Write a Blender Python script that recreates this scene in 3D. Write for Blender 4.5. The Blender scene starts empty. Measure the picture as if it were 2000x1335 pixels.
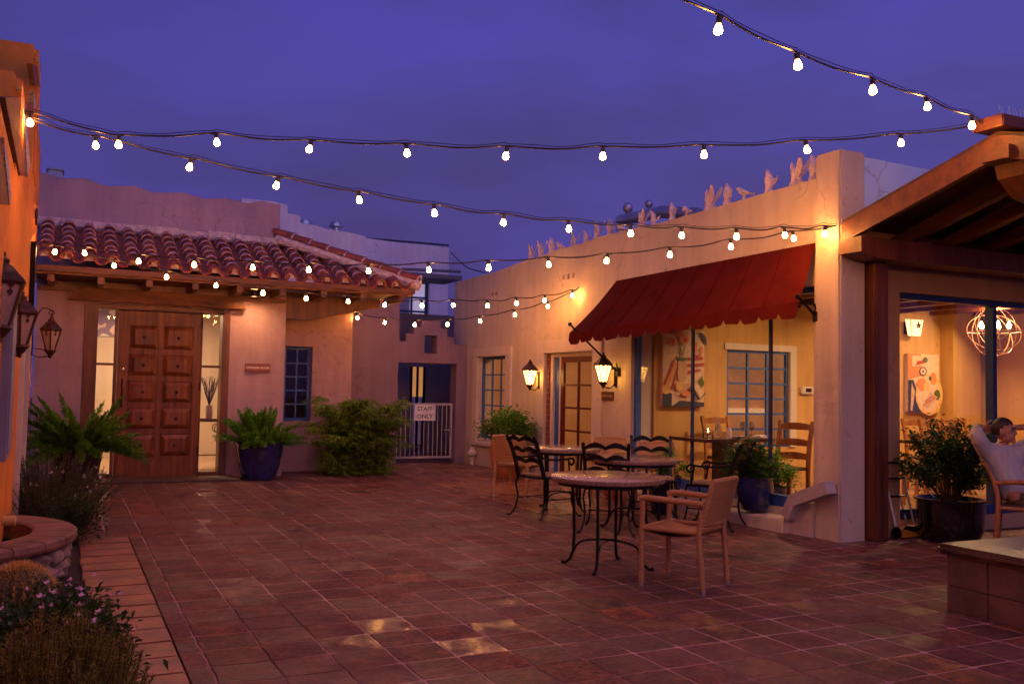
import bpy, bmesh, math, random
from mathutils import Vector, Matrix, Euler
random.seed(7)
R_ = math.radians
sc = bpy.context.scene
C = sc.collection
# ------------------------------------------------------------------ camera
F = 1800.0; H = 1.45            # focal length in pixels of a 2000 px wide frame, eye height in metres
def _v(px, py): return Vector((px-1000.0, -(py-667.5), -F))
dY = _v(120, 739).normalized()
_b = min((abs(_v(x*.5, 739+.0185*(x*.5-120)).dot(dY)), x*.5) for x in range(6000, 16000))[1]
dX = _v(_b, 739+.0185*(_b-120)); dX = (dX - dY*dX.dot(dY)).normalized()
dZ = dX.cross(dY)
RM = Matrix((dX, dY, dZ))       # camera axes -> world axes
cd = bpy.data.cameras.new('camera'); cam = bpy.data.objects.new('camera', cd); C.objects.link(cam)
cd.sensor_width = 36; cd.lens = F/2000*36; cd.clip_end = 500; cd.clip_start = .05
cam.matrix_world = Matrix.Translation((0, 0, H)) @ RM.to_4x4()
sc.camera = cam
def ray(px, py): return RM @ _v(px, py)
O0 = Vector((0, 0, H))
def G(px, py, z=0.0): r = ray(px, py); return r*((z-H)/r.z)+O0       # where a photo point meets a level plane
def onY(px, py, Y): r = ray(px, py); return r*(Y/r.y)+O0             # ... a wall facing the camera
def onX(px, py, X): r = ray(px, py); return r*(X/r.x)+O0             # ... a side wall
def onV(px, py, A, B):                                               # ... the upright plane through A and B
    n = Vector((-(B[1]-A[1]), B[0]-A[0], 0)); r = ray(px, py)
    return r*((Vector((A[0], A[1], 0))-O0).dot(n)/r.dot(n))+O0
def atD(px, py, d): return ray(px, py)*(d/F)+O0                      # ... at a distance
# ------------------------------------------------------------------ sky and sun (dusk)
w = bpy.data.worlds.new('World'); sc.world = w; w.use_nodes = True
nt = w.node_tree; nt.nodes.clear()
N = lambda t, **k: (lambda n: ([setattr(n, a, b) for a, b in k.items()], n)[1])(nt.nodes.new(t))
out = N('ShaderNodeOutputWorld'); bg = N('ShaderNodeBackground')
sky = N('ShaderNodeTexSky', sky_type='NISHITA', sun_disc=False, sun_elevation=R_(-2.5), sun_rotation=R_(200))
tc = N('ShaderNodeTexCoord'); mp = N('ShaderNodeMapping'); mp.inputs['Scale'].default_value = (1, 1, 3.2); mp.inputs['Location'].default_value = (.35, .1, .2)
nz = N('ShaderNodeTexNoise'); nz.inputs['Scale'].default_value = 2.1; nz.inputs['Detail'].default_value = 7; nz.inputs['Roughness'].default_value = .5
cr = N('ShaderNodeValToRGB')
cr.color_ramp.elements[0].position = .34; cr.color_ramp.elements[0].color = (.049, .040, .215, 1)
cr.color_ramp.elements[1].position = .62; cr.color_ramp.elements[1].color = (.066, .056, .39, 1)
sep = N('ShaderNodeSeparateXYZ'); hr = N('ShaderNodeValToRGB')
hr.color_ramp.elements[0].position = .0; hr.color_ramp.elements[0].color = (1.30, 1.15, .80, 1)
hr.color_ramp.elements[1].position = .42; hr.color_ramp.elements[1].color = (1, 1, 1, 1)
mul = N('ShaderNodeMix', data_type='RGBA', blend_type='MULTIPLY'); mul.inputs[0].default_value = 1
add = N('ShaderNodeMix', data_type='RGBA', blend_type='ADD'); add.inputs[0].default_value = .10
L = nt.links.new
L(tc.outputs['Generated'], mp.inputs[0]); L(mp.outputs[0], nz.inputs['Vector']); L(nz.outputs[0], cr.inputs[0])
L(tc.outputs['Generated'], sep.inputs[0]); L(sep.outputs[2], hr.inputs[0])
gr_ = N('ShaderNodeMapRange'); gr_.inputs[1].default_value = -.2; gr_.inputs[2].default_value = .95; gr_.inputs[3].default_value = .78; gr_.inputs[4].default_value = 1.22
L(sep.outputs[0], gr_.inputs[0]); vs_ = N('ShaderNodeVectorMath', operation='SCALE'); L(cr.outputs[0], vs_.inputs[0]); L(gr_.outputs[0], vs_.inputs['Scale'])
L(vs_.outputs[0], mul.inputs[6]); L(hr.outputs[0], mul.inputs[7])
L(mul.outputs[2], add.inputs[6]); L(sky.outputs[0], add.inputs[7]); L(add.outputs[2], bg.inputs[0])
bg.inputs[1].default_value = 1.0; L(bg.outputs[0], out.inputs[0])
sd = bpy.data.lights.new('afterglow_sun', 'SUN'); sd.energy = .56; sd.angle = R_(70); sd.color = (.50, .42, 1)
so = bpy.data.objects.new('afterglow_sun', sd); C.objects.link(so); so.rotation_euler = (R_(54), 0, R_(-8))
sc.view_settings.view_transform = 'Standard'; sc.view_settings.look = 'None'; sc.view_settings.gamma = 1
sc.view_settings.exposure = 0
sc.render.engine = 'CYCLES'; cy = sc.cycles
cy.use_denoising = True; cy.max_bounces = 6; cy.diffuse_bounces = 3; cy.glossy_bounces = 3; cy.transmission_bounces = 4
cy.transparent_max_bounces = 12; cy.sample_clamp_indirect = 4; cy.sample_clamp_direct = 0; cy.use_light_tree = True
cy.caustics_reflective = False; cy.caustics_refractive = False
BULB = 300.0                     # radiance of a string bulb
# ------------------------------------------------------------------ materials
MT = {}
def mat(name, col, rough=.7, metal=0, bump=0, bscale=30, var=.12, vscale=3, emit=0, ecol=None, spec=.5, coat=0, col2=None, wave=None):
    if name in MT: return MT[name]
    m = bpy.data.materials.new(name); m.use_nodes = True; t = m.node_tree; b = t.nodes['Principled BSDF']
    b.inputs['Roughness'].default_value = rough; b.inputs['Metallic'].default_value = metal
    b.inputs['Specular IOR Level'].default_value = spec; b.inputs['Coat Weight'].default_value = coat
    co = t.nodes.new('ShaderNodeTexCoord')
    n1 = t.nodes.new('ShaderNodeTexNoise'); n1.inputs['Scale'].default_value = vscale; n1.inputs['Detail'].default_value = 6; n1.inputs['Roughness'].default_value = .65
    t.links.new(co.outputs['Object'], n1.inputs['Vector'])
    r = t.nodes.new('ShaderNodeValToRGB'); e = r.color_ramp.elements
    c2 = col2 or tuple(c*(1-var*2) for c in col)
    e[0].position = .3; e[0].color = (*c2, 1); e[1].position = .7; e[1].color = (*[min(1, c*(1+var)) for c in col], 1)
    if wave:                     # wood grain: stretched noise
        mp = t.nodes.new('ShaderNodeMapping'); mp.inputs['Scale'].default_value = wave
        t.links.new(co.outputs['Object'], mp.inputs[0]); t.links.new(mp.outputs[0], n1.inputs['Vector'])
    t.links.new(n1.outputs[0], r.inputs[0]); t.links.new(r.outputs[0], b.inputs['Base Color'])
    if bump:
        n2 = t.nodes.new('ShaderNodeTexNoise'); n2.inputs['Scale'].default_value = bscale; n2.inputs['Detail'].default_value = 5
        if wave: t.links.new(mp.outputs[0], n2.inputs['Vector'])
        else: t.links.new(co.outputs['Object'], n2.inputs['Vector'])
        bp = t.nodes.new('ShaderNodeBump'); bp.inputs['Strength'].default_value = 1; bp.inputs['Distance'].default_value = bump
        t.links.new(n2.outputs[0], bp.inputs['Height']); t.links.new(bp.outputs[0], b.inputs['Normal'])
    if emit:
        b.inputs['Emission Color'].default_value = (*(ecol or col), 1); b.inputs['Emission Strength'].default_value = emit
    MT[name] = m; return m
def stucco(name, col, bump=.006, var=.10, crack=.6):
    """hand-trowelled plaster: broad undulation, trowel texture, fine grain, faint vertical streaks"""
    m = bpy.data.materials.new(name); m.use_nodes = True; t = m.node_tree; b = t.nodes['Principled BSDF']
    b.inputs['Roughness'].default_value = .88; b.inputs['Specular IOR Level'].default_value = .25
    co = t.nodes.new('ShaderNodeTexCoord')
    def noi(s, d, sc_=None):
        n = t.nodes.new('ShaderNodeTexNoise'); n.inputs['Scale'].default_value = s; n.inputs['Detail'].default_value = d
        if sc_:
            mp = t.nodes.new('ShaderNodeMapping'); mp.inputs['Scale'].default_value = sc_
            t.links.new(co.outputs['Object'], mp.inputs[0]); t.links.new(mp.outputs[0], n.inputs['Vector'])
        else: t.links.new(co.outputs['Object'], n.inputs['Vector'])
        return n
    a = noi(.9, 6); s = noi(2.2, 4, (3, 3, .35)); f = noi(9, 6); g = noi(60, 3)
    r = t.nodes.new('ShaderNodeValToRGB'); e = r.color_ramp.elements
    e[0].position = .3; e[0].color = (*[c*(1-var*1.6) for c in col], 1); e[1].position = .68; e[1].color = (*[min(1, c*(1+var)) for c in col], 1)
    mx = t.nodes.new('ShaderNodeMath'); mx.operation = 'MULTIPLY_ADD'; mx.inputs[1].default_value = .45
    t.links.new(s.outputs[0], mx.inputs[0]); 
    m2 = t.nodes.new('ShaderNodeMath'); m2.operation = 'MULTIPLY'; m2.inputs[1].default_value = .55
    t.links.new(a.outputs[0], m2.inputs[0]); t.links.new(m2.outputs[0], mx.inputs[2]); t.links.new(mx.outputs[0], r.inputs[0])
    # darker specks and scuffs
    sp = t.nodes.new('ShaderNodeValToRGB'); sp.color_ramp.elements[0].position = .27; sp.color_ramp.elements[0].color = (.62, .55, .5, 1)
    sp.color_ramp.elements[1].position = .36; sp.color_ramp.elements[1].color = (1, 1, 1, 1); t.links.new(f.outputs[0], sp.inputs[0])
    mm = t.nodes.new('ShaderNodeMix'); mm.data_type = 'RGBA'; mm.blend_type = 'MULTIPLY'; mm.inputs[0].default_value = .5
    t.links.new(r.outputs[0], mm.inputs[6]); t.links.new(sp.outputs[0], mm.inputs[7]); t.links.new(mm.outputs[2], b.inputs['Base Color'])
    vo = t.nodes.new('ShaderNodeTexVoronoi'); vo.feature = 'DISTANCE_TO_EDGE'; vo.inputs['Scale'].default_value = .8
    wv_ = noi(3.5, 5); va = t.nodes.new('ShaderNodeVectorMath'); va.operation = 'MULTIPLY_ADD'; va.inputs[1].default_value = (.45, .45, .45)
    t.links.new(wv_.outputs['Color'], va.inputs[0]); t.links.new(co.outputs['Object'], va.inputs[2]); t.links.new(va.outputs[0], vo.inputs['Vector'])
    ck = t.nodes.new('ShaderNodeValToRGB'); ck.color_ramp.elements[0].position = .0; ck.color_ramp.elements[0].color = (.45, .38, .34, 1); ck.color_ramp.elements[1].position = .010; ck.color_ramp.elements[1].color = (1, 1, 1, 1)
    t.links.new(vo.outputs['Distance'], ck.inputs[0]); km = t.nodes.new('ShaderNodeValToRGB'); km.color_ramp.elements[0].position = .50; km.color_ramp.elements[0].color = (0, 0, 0, 1); km.color_ramp.elements[1].position = .62; km.color_ramp.elements[1].color = (crack, crack, crack, 1)
    t.links.new(a.outputs[0], km.inputs[0]); m3 = t.nodes.new('ShaderNodeMix'); m3.data_type = 'RGBA'; m3.blend_type = 'MULTIPLY'
    t.links.new(km.outputs[0], m3.inputs[0]); t.links.new(mm.outputs[2], m3.inputs[6]); t.links.new(ck.outputs[0], m3.inputs[7]); t.links.new(m3.outputs[2], b.inputs['Base Color'])
    b1 = t.nodes.new('ShaderNodeBump'); b1.inputs['Distance'].default_value = bump*5; t.links.new(a.outputs[0], b1.inputs['Height'])
    b2 = t.nodes.new('ShaderNodeBump'); b2.inputs['Distance'].default_value = bump; t.links.new(f.outputs[0], b2.inputs['Height']); t.links.new(b1.outputs[0], b2.inputs['Normal'])
    b3 = t.nodes.new('ShaderNodeBump'); b3.inputs['Distance'].default_value = bump*.22; t.links.new(g.outputs[0], b3.inputs['Height']); t.links.new(b2.outputs[0], b3.inputs['Normal'])
    t.links.new(b3.outputs[0], b.inputs['Normal'])
    MT[name] = m; return m
def glass(name, tint=(1, 1, 1), gl=.08, rough=.02):
    m = bpy.data.materials.new(name); m.use_nodes = True; t = m.node_tree; t.nodes.clear()
    o = t.nodes.new('ShaderNodeOutputMaterial'); a = t.nodes.new('ShaderNodeBsdfTransparent'); a.inputs[0].default_value = (*tint, 1)
    g = t.nodes.new('ShaderNodeBsdfGlossy'); g.inputs['Roughness'].default_value = rough
    lw = t.nodes.new('ShaderNodeLayerWeight'); lw.inputs[0].default_value = .5
    pw_ = t.nodes.new('ShaderNodeMath'); pw_.operation = 'POWER'; pw_.inputs[1].default_value = 4.5; t.links.new(lw.outputs['Facing'], pw_.inputs[0])
    ma = t.nodes.new('ShaderNodeMath'); ma.operation = 'MULTIPLY_ADD'; ma.inputs[1].default_value = .55; ma.inputs[2].default_value = .035; t.links.new(pw_.outputs[0], ma.inputs[0])
    mx = t.nodes.new('ShaderNodeMixShader'); t.links.new(ma.outputs[0], mx.inputs[0])
    t.links.new(a.outputs[0], mx.inputs[1]); t.links.new(g.outputs[0], mx.inputs[2]); t.links.new(mx.outputs[0], o.inputs[0])
    return m
ST_R = stucco('cream_stucco', (.62, .49, .36), .010, .14)
ST_P = stucco('pillar_stucco', (.62, .48, .36), .012, .15)
ST_L = stucco('rose_stucco', (.42, .25, .25), .010, .14)
ST_G = stucco('gate_stucco', (.27, .17, .20), .008, .14)
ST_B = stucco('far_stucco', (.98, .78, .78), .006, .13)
ST_O = stucco('orange_stucco', (.76, .26, .045), .012, .14)
ST_Y = stucco('ochre_plaster', (.60, .33, .11), .002, .16, 0)
ST_V = stucco('violet_stucco', (.20, .15, .17), .004, .1)
ST_W = stucco('white_plaster', (.66, .53, .42), .003, .08, 0)
WD_R = mat('red_brown_wood', (.16, .040, .012), .45, bump=.004, bscale=20, var=.3, vscale=9, wave=(1, 1, .12))
WD_H = mat('beam_wood', (.15, .038, .013), .5, bump=.004, bscale=16, var=.3, vscale=9, wave=(.12, 1, 1))
WD_D = mat('dark_door_wood', (.21, .052, .012), .42, bump=.002, bscale=26, var=.35, vscale=12, wave=(1.6, 1.6, .1), spec=.35)
WD_Y = mat('rafter_wood', (.20, .065, .025), .6, bump=.004, bscale=16, var=.3, vscale=9, wave=(1, .12, 1))
WD_C = mat('honey_wood', (.42, .15, .04), .35, var=.25, vscale=12, wave=(1, 1, .15), bump=.001)
BLUE = mat('blue_paint', (.05, .12, .36), .45, var=.2, vscale=14, bump=.001, bscale=40)
BLUE_D = mat('dark_blue_paint', (.018, .035, .13), .45, var=.2, vscale=14)
RED_D = mat('oxblood_paint', (.13, .018, .012), .35, var=.2, vscale=14)
IRON = mat('black_iron', (.018, .013, .012), .38, metal=.6, bump=.0008, bscale=120, var=.3)
IRON_B = mat('rusty_iron', (.075, .03, .018), .55, metal=.4, bump=.001, bscale=90, var=.4, vscale=20)
CABLE = mat('black_cable', (.02, .015, .014), .5)
CHROME = mat('brushed_aluminium', (.6, .56, .54), .28, metal=.9, var=.1)
WHITE = mat('white_metal_paint', (.46, .38, .37), .45, var=.1, vscale=12, bump=.0008)
TERRA = mat('roof_terracotta', (.42, .10, .045), .75, bump=.003, bscale=45, var=.3, vscale=7)
TERRA_P = mat('urn_terracotta', (.50, .15, .05), .6, bump=.002, bscale=30, var=.15, vscale=6)
MORTAR = mat('mortar', (.66, .50, .50), .95, bump=.006, bscale=50, var=.2, vscale=12)
AWN = mat('red_canvas', (.112, .0105, .0065), .9, spec=.05, bump=.002, bscale=220, var=.12, vscale=4)
COBALT = mat('cobalt_glaze', (.012, .018, .11), .12, bump=.003, bscale=7, var=.35, vscale=8, coat=.6)
BLACKG = mat('black_glaze', (.008, .007, .012), .09, bump=.002, bscale=8, var=.3, coat=.8)
SOIL = mat('soil', (.05, .03, .02), .95, bump=.02, bscale=60, var=.4, vscale=20)
STONE = mat('sandstone_slab', (.26, .125, .085), .7, bump=.005, bscale=24, var=.3, vscale=5)
ROCK = mat('field_rock', (.30, .22, .20), .9, bump=.01, bscale=14, var=.35, vscale=6)
def leafmat(name, c, c2, rough=.5, tr=.25):
    m = mat(name, c, rough, var=.1, vscale=9, col2=c2, spec=.35)
    m.node_tree.nodes['Principled BSDF'].inputs['Subsurface Weight'].default_value = 0
    t = m.node_tree; b = t.nodes['Principled BSDF']; o = t.nodes['Material Output']
    d = t.nodes.new('ShaderNodeBsdfTranslucent'); d.inputs[0].default_value = (c[0]*1.3, c[1]*1.4, c[2], 1)
    x = t.nodes.new('ShaderNodeMixShader'); x.inputs[0].default_value = tr
    t.links.new(b.outputs[0], x.inputs[1]); t.links.new(d.outputs[0], x.inputs[2]); t.links.new(x.outputs[0], o.inputs[0])
    return m
LF_FERN = leafmat('fern_green', (.15, .34, .02), (.06, .16, .012))
LF_BAM = leafmat('bamboo_green', (.19, .30, .018), (.07, .12, .012))
LF_SHR = leafmat('shrub_green', (.07, .16, .02), (.03, .07, .012))
LF_LIT = leafmat('light_green', (.16, .33, .03), (.06, .14, .015))
LF_DRK = leafmat('dark_green', (.035, .085, .015), (.014, .035, .008))
LF_ROS = leafmat('rosemary_green', (.24, .20, .022), (.09, .10, .012))
LF_BRN = leafmat('bronze_foliage', (.10, .12, .03), (.035, .05, .012))
STEM = mat('brown_stem', (.09, .05, .025), .8)
PETAL_P = mat('pink_petal', (.75, .42, .55), .6, var=.1)
PETAL_R = mat('red_petal', (.55, .03, .02), .6, var=.1)
PETAL_W = mat('white_petal', (.75, .62, .6), .6, var=.1)
PANE = glass('window_glass'); PANE_W = glass('smoky_glass', (.85, .8, .75))
def weave(name, c, c2, s=150):
    m = bpy.data.materials.new(name); m.use_nodes = True; t = m.node_tree; b = t.nodes['Principled BSDF']; b.inputs['Roughness'].default_value = .5
    co = t.nodes.new('ShaderNodeTexCoord'); mp = t.nodes.new('ShaderNodeMapping'); mp.inputs['Rotation'].default_value = (R_(45), 0, R_(45))
    t.links.new(co.outputs['Object'], mp.inputs[0])
    ck = t.nodes.new('ShaderNodeTexChecker'); ck.inputs['Scale'].default_value = s*.62; ck.inputs[1].default_value = (*c, 1); ck.inputs[2].default_value = (*c2, 1)
    wv = t.nodes.new('ShaderNodeTexWave'); wv.inputs['Scale'].default_value = s*.33; wv.bands_direction = 'DIAGONAL'
    t.links.new(mp.outputs[0], ck.inputs[0]); t.links.new(co.outputs['Object'], wv.inputs[0])
    mx = t.nodes.new('ShaderNodeMix'); mx.data_type = 'RGBA'; mx.inputs[0].default_value = .45
    r = t.nodes.new('ShaderNodeValToRGB'); r.color_ramp.elements[0].color = (*c2, 1); r.color_ramp.elements[1].color = (*c, 1)
    t.links.new(wv.outputs[0], r.inputs[0]); t.links.new(ck.outputs[0], mx.inputs[6]); t.links.new(r.outputs[0], mx.inputs[7])
    t.links.new(mx.outputs[2], b.inputs['Base Color'])
    bp = t.nodes.new('ShaderNodeBump'); bp.inputs['Distance'].default_value = .002; t.links.new(wv.outputs[0], bp.inputs['Height']); t.links.new(bp.outputs[0], b.inputs['Normal'])
    MT[name] = m; return m
WICK = weave('tan_wicker', (.62, .29, .09), (.34, .14, .04))
WICK2 = weave('pale_wicker', (.62, .32, .11), (.36, .16, .05), 90)
# ------------------------------------------------------------------ helpers
def world_off(o):
    v = Vector((0, 0, 0))
    while o: v += o.location; o = o.parent
    return v
class MB:
    def __init__(s): s.v = []; s.f = []; s.sm = []
    def add(s, vs, fs, smooth=False):
        k = len(s.v); s.v += [Vector(x) for x in vs]; s.f += [tuple(i+k for i in f) for f in fs]; s.sm += [smooth]*len(fs); return s
    def box(s, a, b, M=None):
        x0, y0, z0 = a; x1, y1, z1 = b
        x0, x1 = sorted((x0, x1)); y0, y1 = sorted((y0, y1)); z0, z1 = sorted((z0, z1))
        vs = [Vector(p) for p in ((x0, y0, z0), (x1, y0, z0), (x1, y1, z0), (x0, y1, z0), (x0, y0, z1), (x1, y0, z1), (x1, y1, z1), (x0, y1, z1))]
        if M: vs = [M @ p for p in vs]
        return s.add(vs, [(0, 3, 2, 1), (4, 5, 6, 7), (0, 1, 5, 4), (1, 2, 6, 5), (2, 3, 7, 6), (3, 0, 4, 7)])
    def bbox(s, a, b, bv=.01, M=None):                   # box with chamfered upright and level edges
        x0, y0, z0 = [min(p, q) for p, q in zip(a, b)]; x1, y1, z1 = [max(p, q) for p, q in zip(a, b)]
        bm = bmesh.new(); bmesh.ops.create_cube(bm, size=1)
        for v in bm.verts: v.co = Vector(((x0+x1)/2+v.co.x*(x1-x0), (y0+y1)/2+v.co.y*(y1-y0), (z0+z1)/2+v.co.z*(z1-z0)))
        bmesh.ops.bevel(bm, geom=bm.edges[:], offset=min(bv, (x1-x0)*.4, (y1-y0)*.4, (z1-z0)*.4), segments=2, affect='EDGES')
        bm.verts.index_update(); vs = [v.co.copy() for v in bm.verts]
        if M: vs = [M @ p for p in vs]
        s.add(vs, [tuple(v.index for v in f.verts) for f in bm.faces]); bm.free(); return s
    def tube(s, pts, r, n=8, cap=True, closed=False, sq=False):
        pts = [Vector(p) for p in pts]; m = len(pts); rr = r if isinstance(r, (list, tuple)) else [r]*m
        ring = []; ref = None
        for i, p in enumerate(pts):
            if closed: d = pts[(i+1) % m]-pts[i-1]
            else: d = pts[min(i+1, m-1)]-pts[max(i-1, 0)]
            if d.length < 1e-9: d = Vector((0, 0, 1))
            d.normalize()
            if ref is None:
                ref = Vector((0, 0, 1)) if abs(d.z) < .9 else Vector((0, 1, 0))
            u = (ref-d*ref.dot(d))
            if u.length < 1e-6: u = d.orthogonal()
            u.normalize(); ref = u; w_ = d.cross(u)
            for j in range(n):
                a = 2*math.pi*(j+(.5 if sq else 0))/n
                ring.append(p+(u*math.cos(a)+w_*math.sin(a))*rr[i]*(1.414 if sq else 1))
        fs = []
        for i in range(m if closed else m-1):
            for j in range(n):
                a = i*n+j; b = i*n+(j+1) % n; c = ((i+1) % m)*n+(j+1) % n; d_ = ((i+1) % m)*n+j
                fs.append((a, b, c, d_))
        if cap and not closed: fs += [tuple(range(n))[::-1], tuple(range((m-1)*n, m*n))]
        return s.add(ring, fs, not sq)
    def lathe(s, prof, c=(0, 0, 0), n=24, sx=1, sy=1, caps=True):
        vs = []; fs = []; m = len(prof)
        for r, z in prof:
            for j in range(n):
                a = 2*math.pi*j/n; vs.append((c[0]+r*math.cos(a)*sx, c[1]+r*math.sin(a)*sy, c[2]+z))
        for i in range(m-1):
            for j in range(n): fs.append((i*n+j, i*n+(j+1) % n, (i+1)*n+(j+1) % n, (i+1)*n+j))
        if caps and prof[0][0] > 1e-4: fs.append(tuple(range(n))[::-1])
        if caps and prof[-1][0] > 1e-4: fs.append(tuple(range((m-1)*n, m*n)))
        return s.add(vs, fs, True)
    def prism(s, poly, t0, t1, f):                        # poly in (a,b), extruded from t0 to t1; f(a,b,t) -> point
        n = len(poly); vs = [f(a, b, t0) for a, b in poly]+[f(a, b, t1) for a, b in poly]
        return s.add(vs, [tuple(range(n))[::-1], tuple(range(n, 2*n))]+[(i, (i+1) % n, n+(i+1) % n, n+i) for i in range(n)])
    def ball(s, c, r, n=12, m=8, sc_=(1, 1, 1)):
        return s.lathe([(max(1e-5, r*math.sin(math.pi*i/m)), -r*math.cos(math.pi*i/m)*sc_[2]) for i in range(m+1)], c, n, sc_[0], sc_[1])
    def quad(s, a, b, c, d): return s.add([a, b, c, d], [(0, 1, 2, 3)])
    def build(s, name, mt, parent=None, label=None, bevel=0):
        me = bpy.data.meshes.new(name); off = world_off(parent) if parent else Vector((0, 0, 0))
        me.from_pydata([tuple(v-off) for v in s.v], [], s.f); me.polygons.foreach_set('use_smooth', s.sm); me.materials.append(mt)
        bm = bmesh.new(); bm.from_mesh(me); bmesh.ops.recalc_face_normals(bm, faces=bm.faces[:]) if len(s.f) < 60000 else None; bm.to_mesh(me); bm.free()
        if any(s.sm):
            try: me.set_sharp_from_angle(angle=R_(42))
            except Exception: pass
        me.update(); o = bpy.data.objects.new(name, me); C.objects.link(o)
        if parent: o.parent = parent
        if label: o['label'] = label
        return o
def thing(name, label, cat, loc=(0, 0, 0), group=None):
    o = bpy.data.objects.new(name, None); C.objects.link(o); o.location = loc; o.empty_display_size = .1
    o['label'] = label; o['category'] = cat
    if group: o['group'] = group
    return o
def tag(o, label, cat, group=None):
    o['label'] = label; o['category'] = cat
    if group: o['group'] = group
    return o
def struct(o): o['kind'] = 'structure'; return o
def stuff(o): o['kind'] = 'stuff'; return o
def kids(o): return [c for c in bpy.data.objects if c.parent == o]
def copy_tree(o, parent=None):
    c = o.copy(); C.objects.link(c); c.parent = parent
    for ch in kids(o): copy_tree(ch, c)
    return c
def place(o, loc, rz, label, first, group=None):
    c = o if first else copy_tree(o)
    c.location = loc; c.rotation_euler = (0, 0, rz); c['label'] = label
    if group: c['group'] = group
    return c
def arc(c, r, a0, a1, n, ax=0, ay=2):
    res = []
    for i in range(n+1):
        a = a0+(a1-a0)*i/n; p = [c[0], c[1], c[2]]; p[ax] += r*math.cos(a); p[ay] += r*math.sin(a); res.append(tuple(p))
    return res
def bez(p, n=10):
    """smooth curve through control points (Catmull-Rom)"""
    p = [Vector(q) for q in p]; q = [p[0]*2-p[1]]+p+[p[-1]*2-p[-2]]; out_ = []
    for i in range(1, len(q)-2):
        for k in range(n):
            t = k/n; a, b, c, d = q[i-1], q[i], q[i+1], q[i+2]
            out_.append(.5*((2*b)+(c-a)*t+(2*a-5*b+4*c-d)*t*t+(-a+3*b-3*c+d)*t*t*t))
    return out_+[p[-1]]
def skin(pts, edges, rad, sub=2):
    """one continuous surface grown round a skeleton; returns (verts, faces)"""
    me = bpy.data.meshes.new('s'); me.from_pydata(pts, edges, []); o = bpy.data.objects.new('s', me); C.objects.link(o)
    m = o.modifiers.new('k', 'SKIN'); sv = me.skin_vertices[0].data
    for i, r in enumerate(rad):
        sv[i].radius = r if isinstance(r, tuple) else (r, r)
    sv[0].use_root = True; m.use_smooth_shade = True
    q = o.modifiers.new('u', 'SUBSURF'); q.levels = q.render_levels = sub
    dg = bpy.context.evaluated_depsgraph_get(); e = o.evaluated_get(dg).to_mesh()
    vs = [v.co.copy() for v in e.vertices]; fs = [tuple(p.vertices) for p in e.polygons]
    bpy.data.objects.remove(o); return vs, fs
def text_mb(s, size, M, depth=.002, bold=0):
    cu = bpy.data.curves.new('t', 'FONT'); cu.body = s; cu.size = size; cu.align_x = 'CENTER'; cu.align_y = 'CENTER'; cu.extrude = depth; cu.offset = bold; cu.resolution_u = 3
    o = bpy.data.objects.new('t', cu); C.objects.link(o); dg = bpy.context.evaluated_depsgraph_get(); me = o.evaluated_get(dg).to_mesh()
    mb = MB(); mb.add([M @ v.co for v in me.vertices], [tuple(p.vertices) for p in me.polygons]); bpy.data.objects.remove(o); return mb
def wall(mb, axis, pos, th, u0, u1, z0, top, holes=(), du=.25, brk=()):
    """a wall along x (axis 'x', face at y=pos) or along y (axis 'y', face at x=pos), thickness th away from the face,
    holes = (u0,u1,z0,z1); top = height or function of u"""
    tf = top if callable(top) else (lambda u: top)
    us = {u0, u1}; zs = {z0}
    for h in holes: us |= {max(u0, min(u1, h[0])), max(u0, min(u1, h[1]))}; zs |= {max(z0, h[2]), h[3]}
    us |= {b for b in brk if u0 < b < u1}; n = max(1, int((u1-u0)/du))
    for i in range(n+1):
        u = u0+(u1-u0)*i/n
        if all(abs(u-x) > .02 for x in us): us.add(u)
    us = sorted(us); zs = sorted(zs)+[None]
    P = (lambda u, t, z: (u, pos+t, z)) if axis == 'x' else (lambda u, t, z: (pos+t, u, z))
    def solid(i, j):
        if i < 0 or j < 0 or i >= len(us)-1 or j >= len(zs)-1: return False
        um = (us[i]+us[i+1])/2; zm = (zs[j]+(zs[j+1] if zs[j+1] is not None else zs[j]+.01))/2
        return not any(h[0]-1e-6 < um < h[1]+1e-6 and h[2]-1e-6 < zm < h[3]-1e-6 for h in holes)
    for i in range(len(us)-1):
        for j in range(len(zs)-1):
            if not solid(i, j): continue
            a, b = us[i], us[i+1]; z_0 = zs[j]
            za = zs[j+1] if zs[j+1] is not None else tf(a); zb = zs[j+1] if zs[j+1] is not None else tf(b)
            mb.quad(P(a, 0, z_0), P(b, 0, z_0), P(b, 0, zb), P(a, 0, za)); mb.quad(P(a, th, z_0), P(a, th, za), P(b, th, zb), P(b, th, z_0))
            if not solid(i-1, j): mb.quad(P(a, 0, z_0), P(a, 0, za), P(a, th, za), P(a, th, z_0))
            if not solid(i+1, j): mb.quad(P(b, 0, z_0), P(b, th, z_0), P(b, th, zb), P(b, 0, zb))
            if not solid(i, j+1): mb.quad(P(a, 0, za), P(b, 0, zb), P(b, th, zb), P(a, th, za))
            if not solid(i, j-1): mb.quad(P(a, 0, z_0), P(a, th, z_0), P(b, th, z_0), P(b, 0, z_0))
    return mb
def interp(tab):
    tab = sorted(tab)
    def f(u):
        if u <= tab[0][0]: return tab[0][1]
        for (a, b), (c, d) in zip(tab, tab[1:]):
            if u <= c: return b+(d-b)*(u-a)/(c-a)
        return tab[-1][1]
    return f
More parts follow.
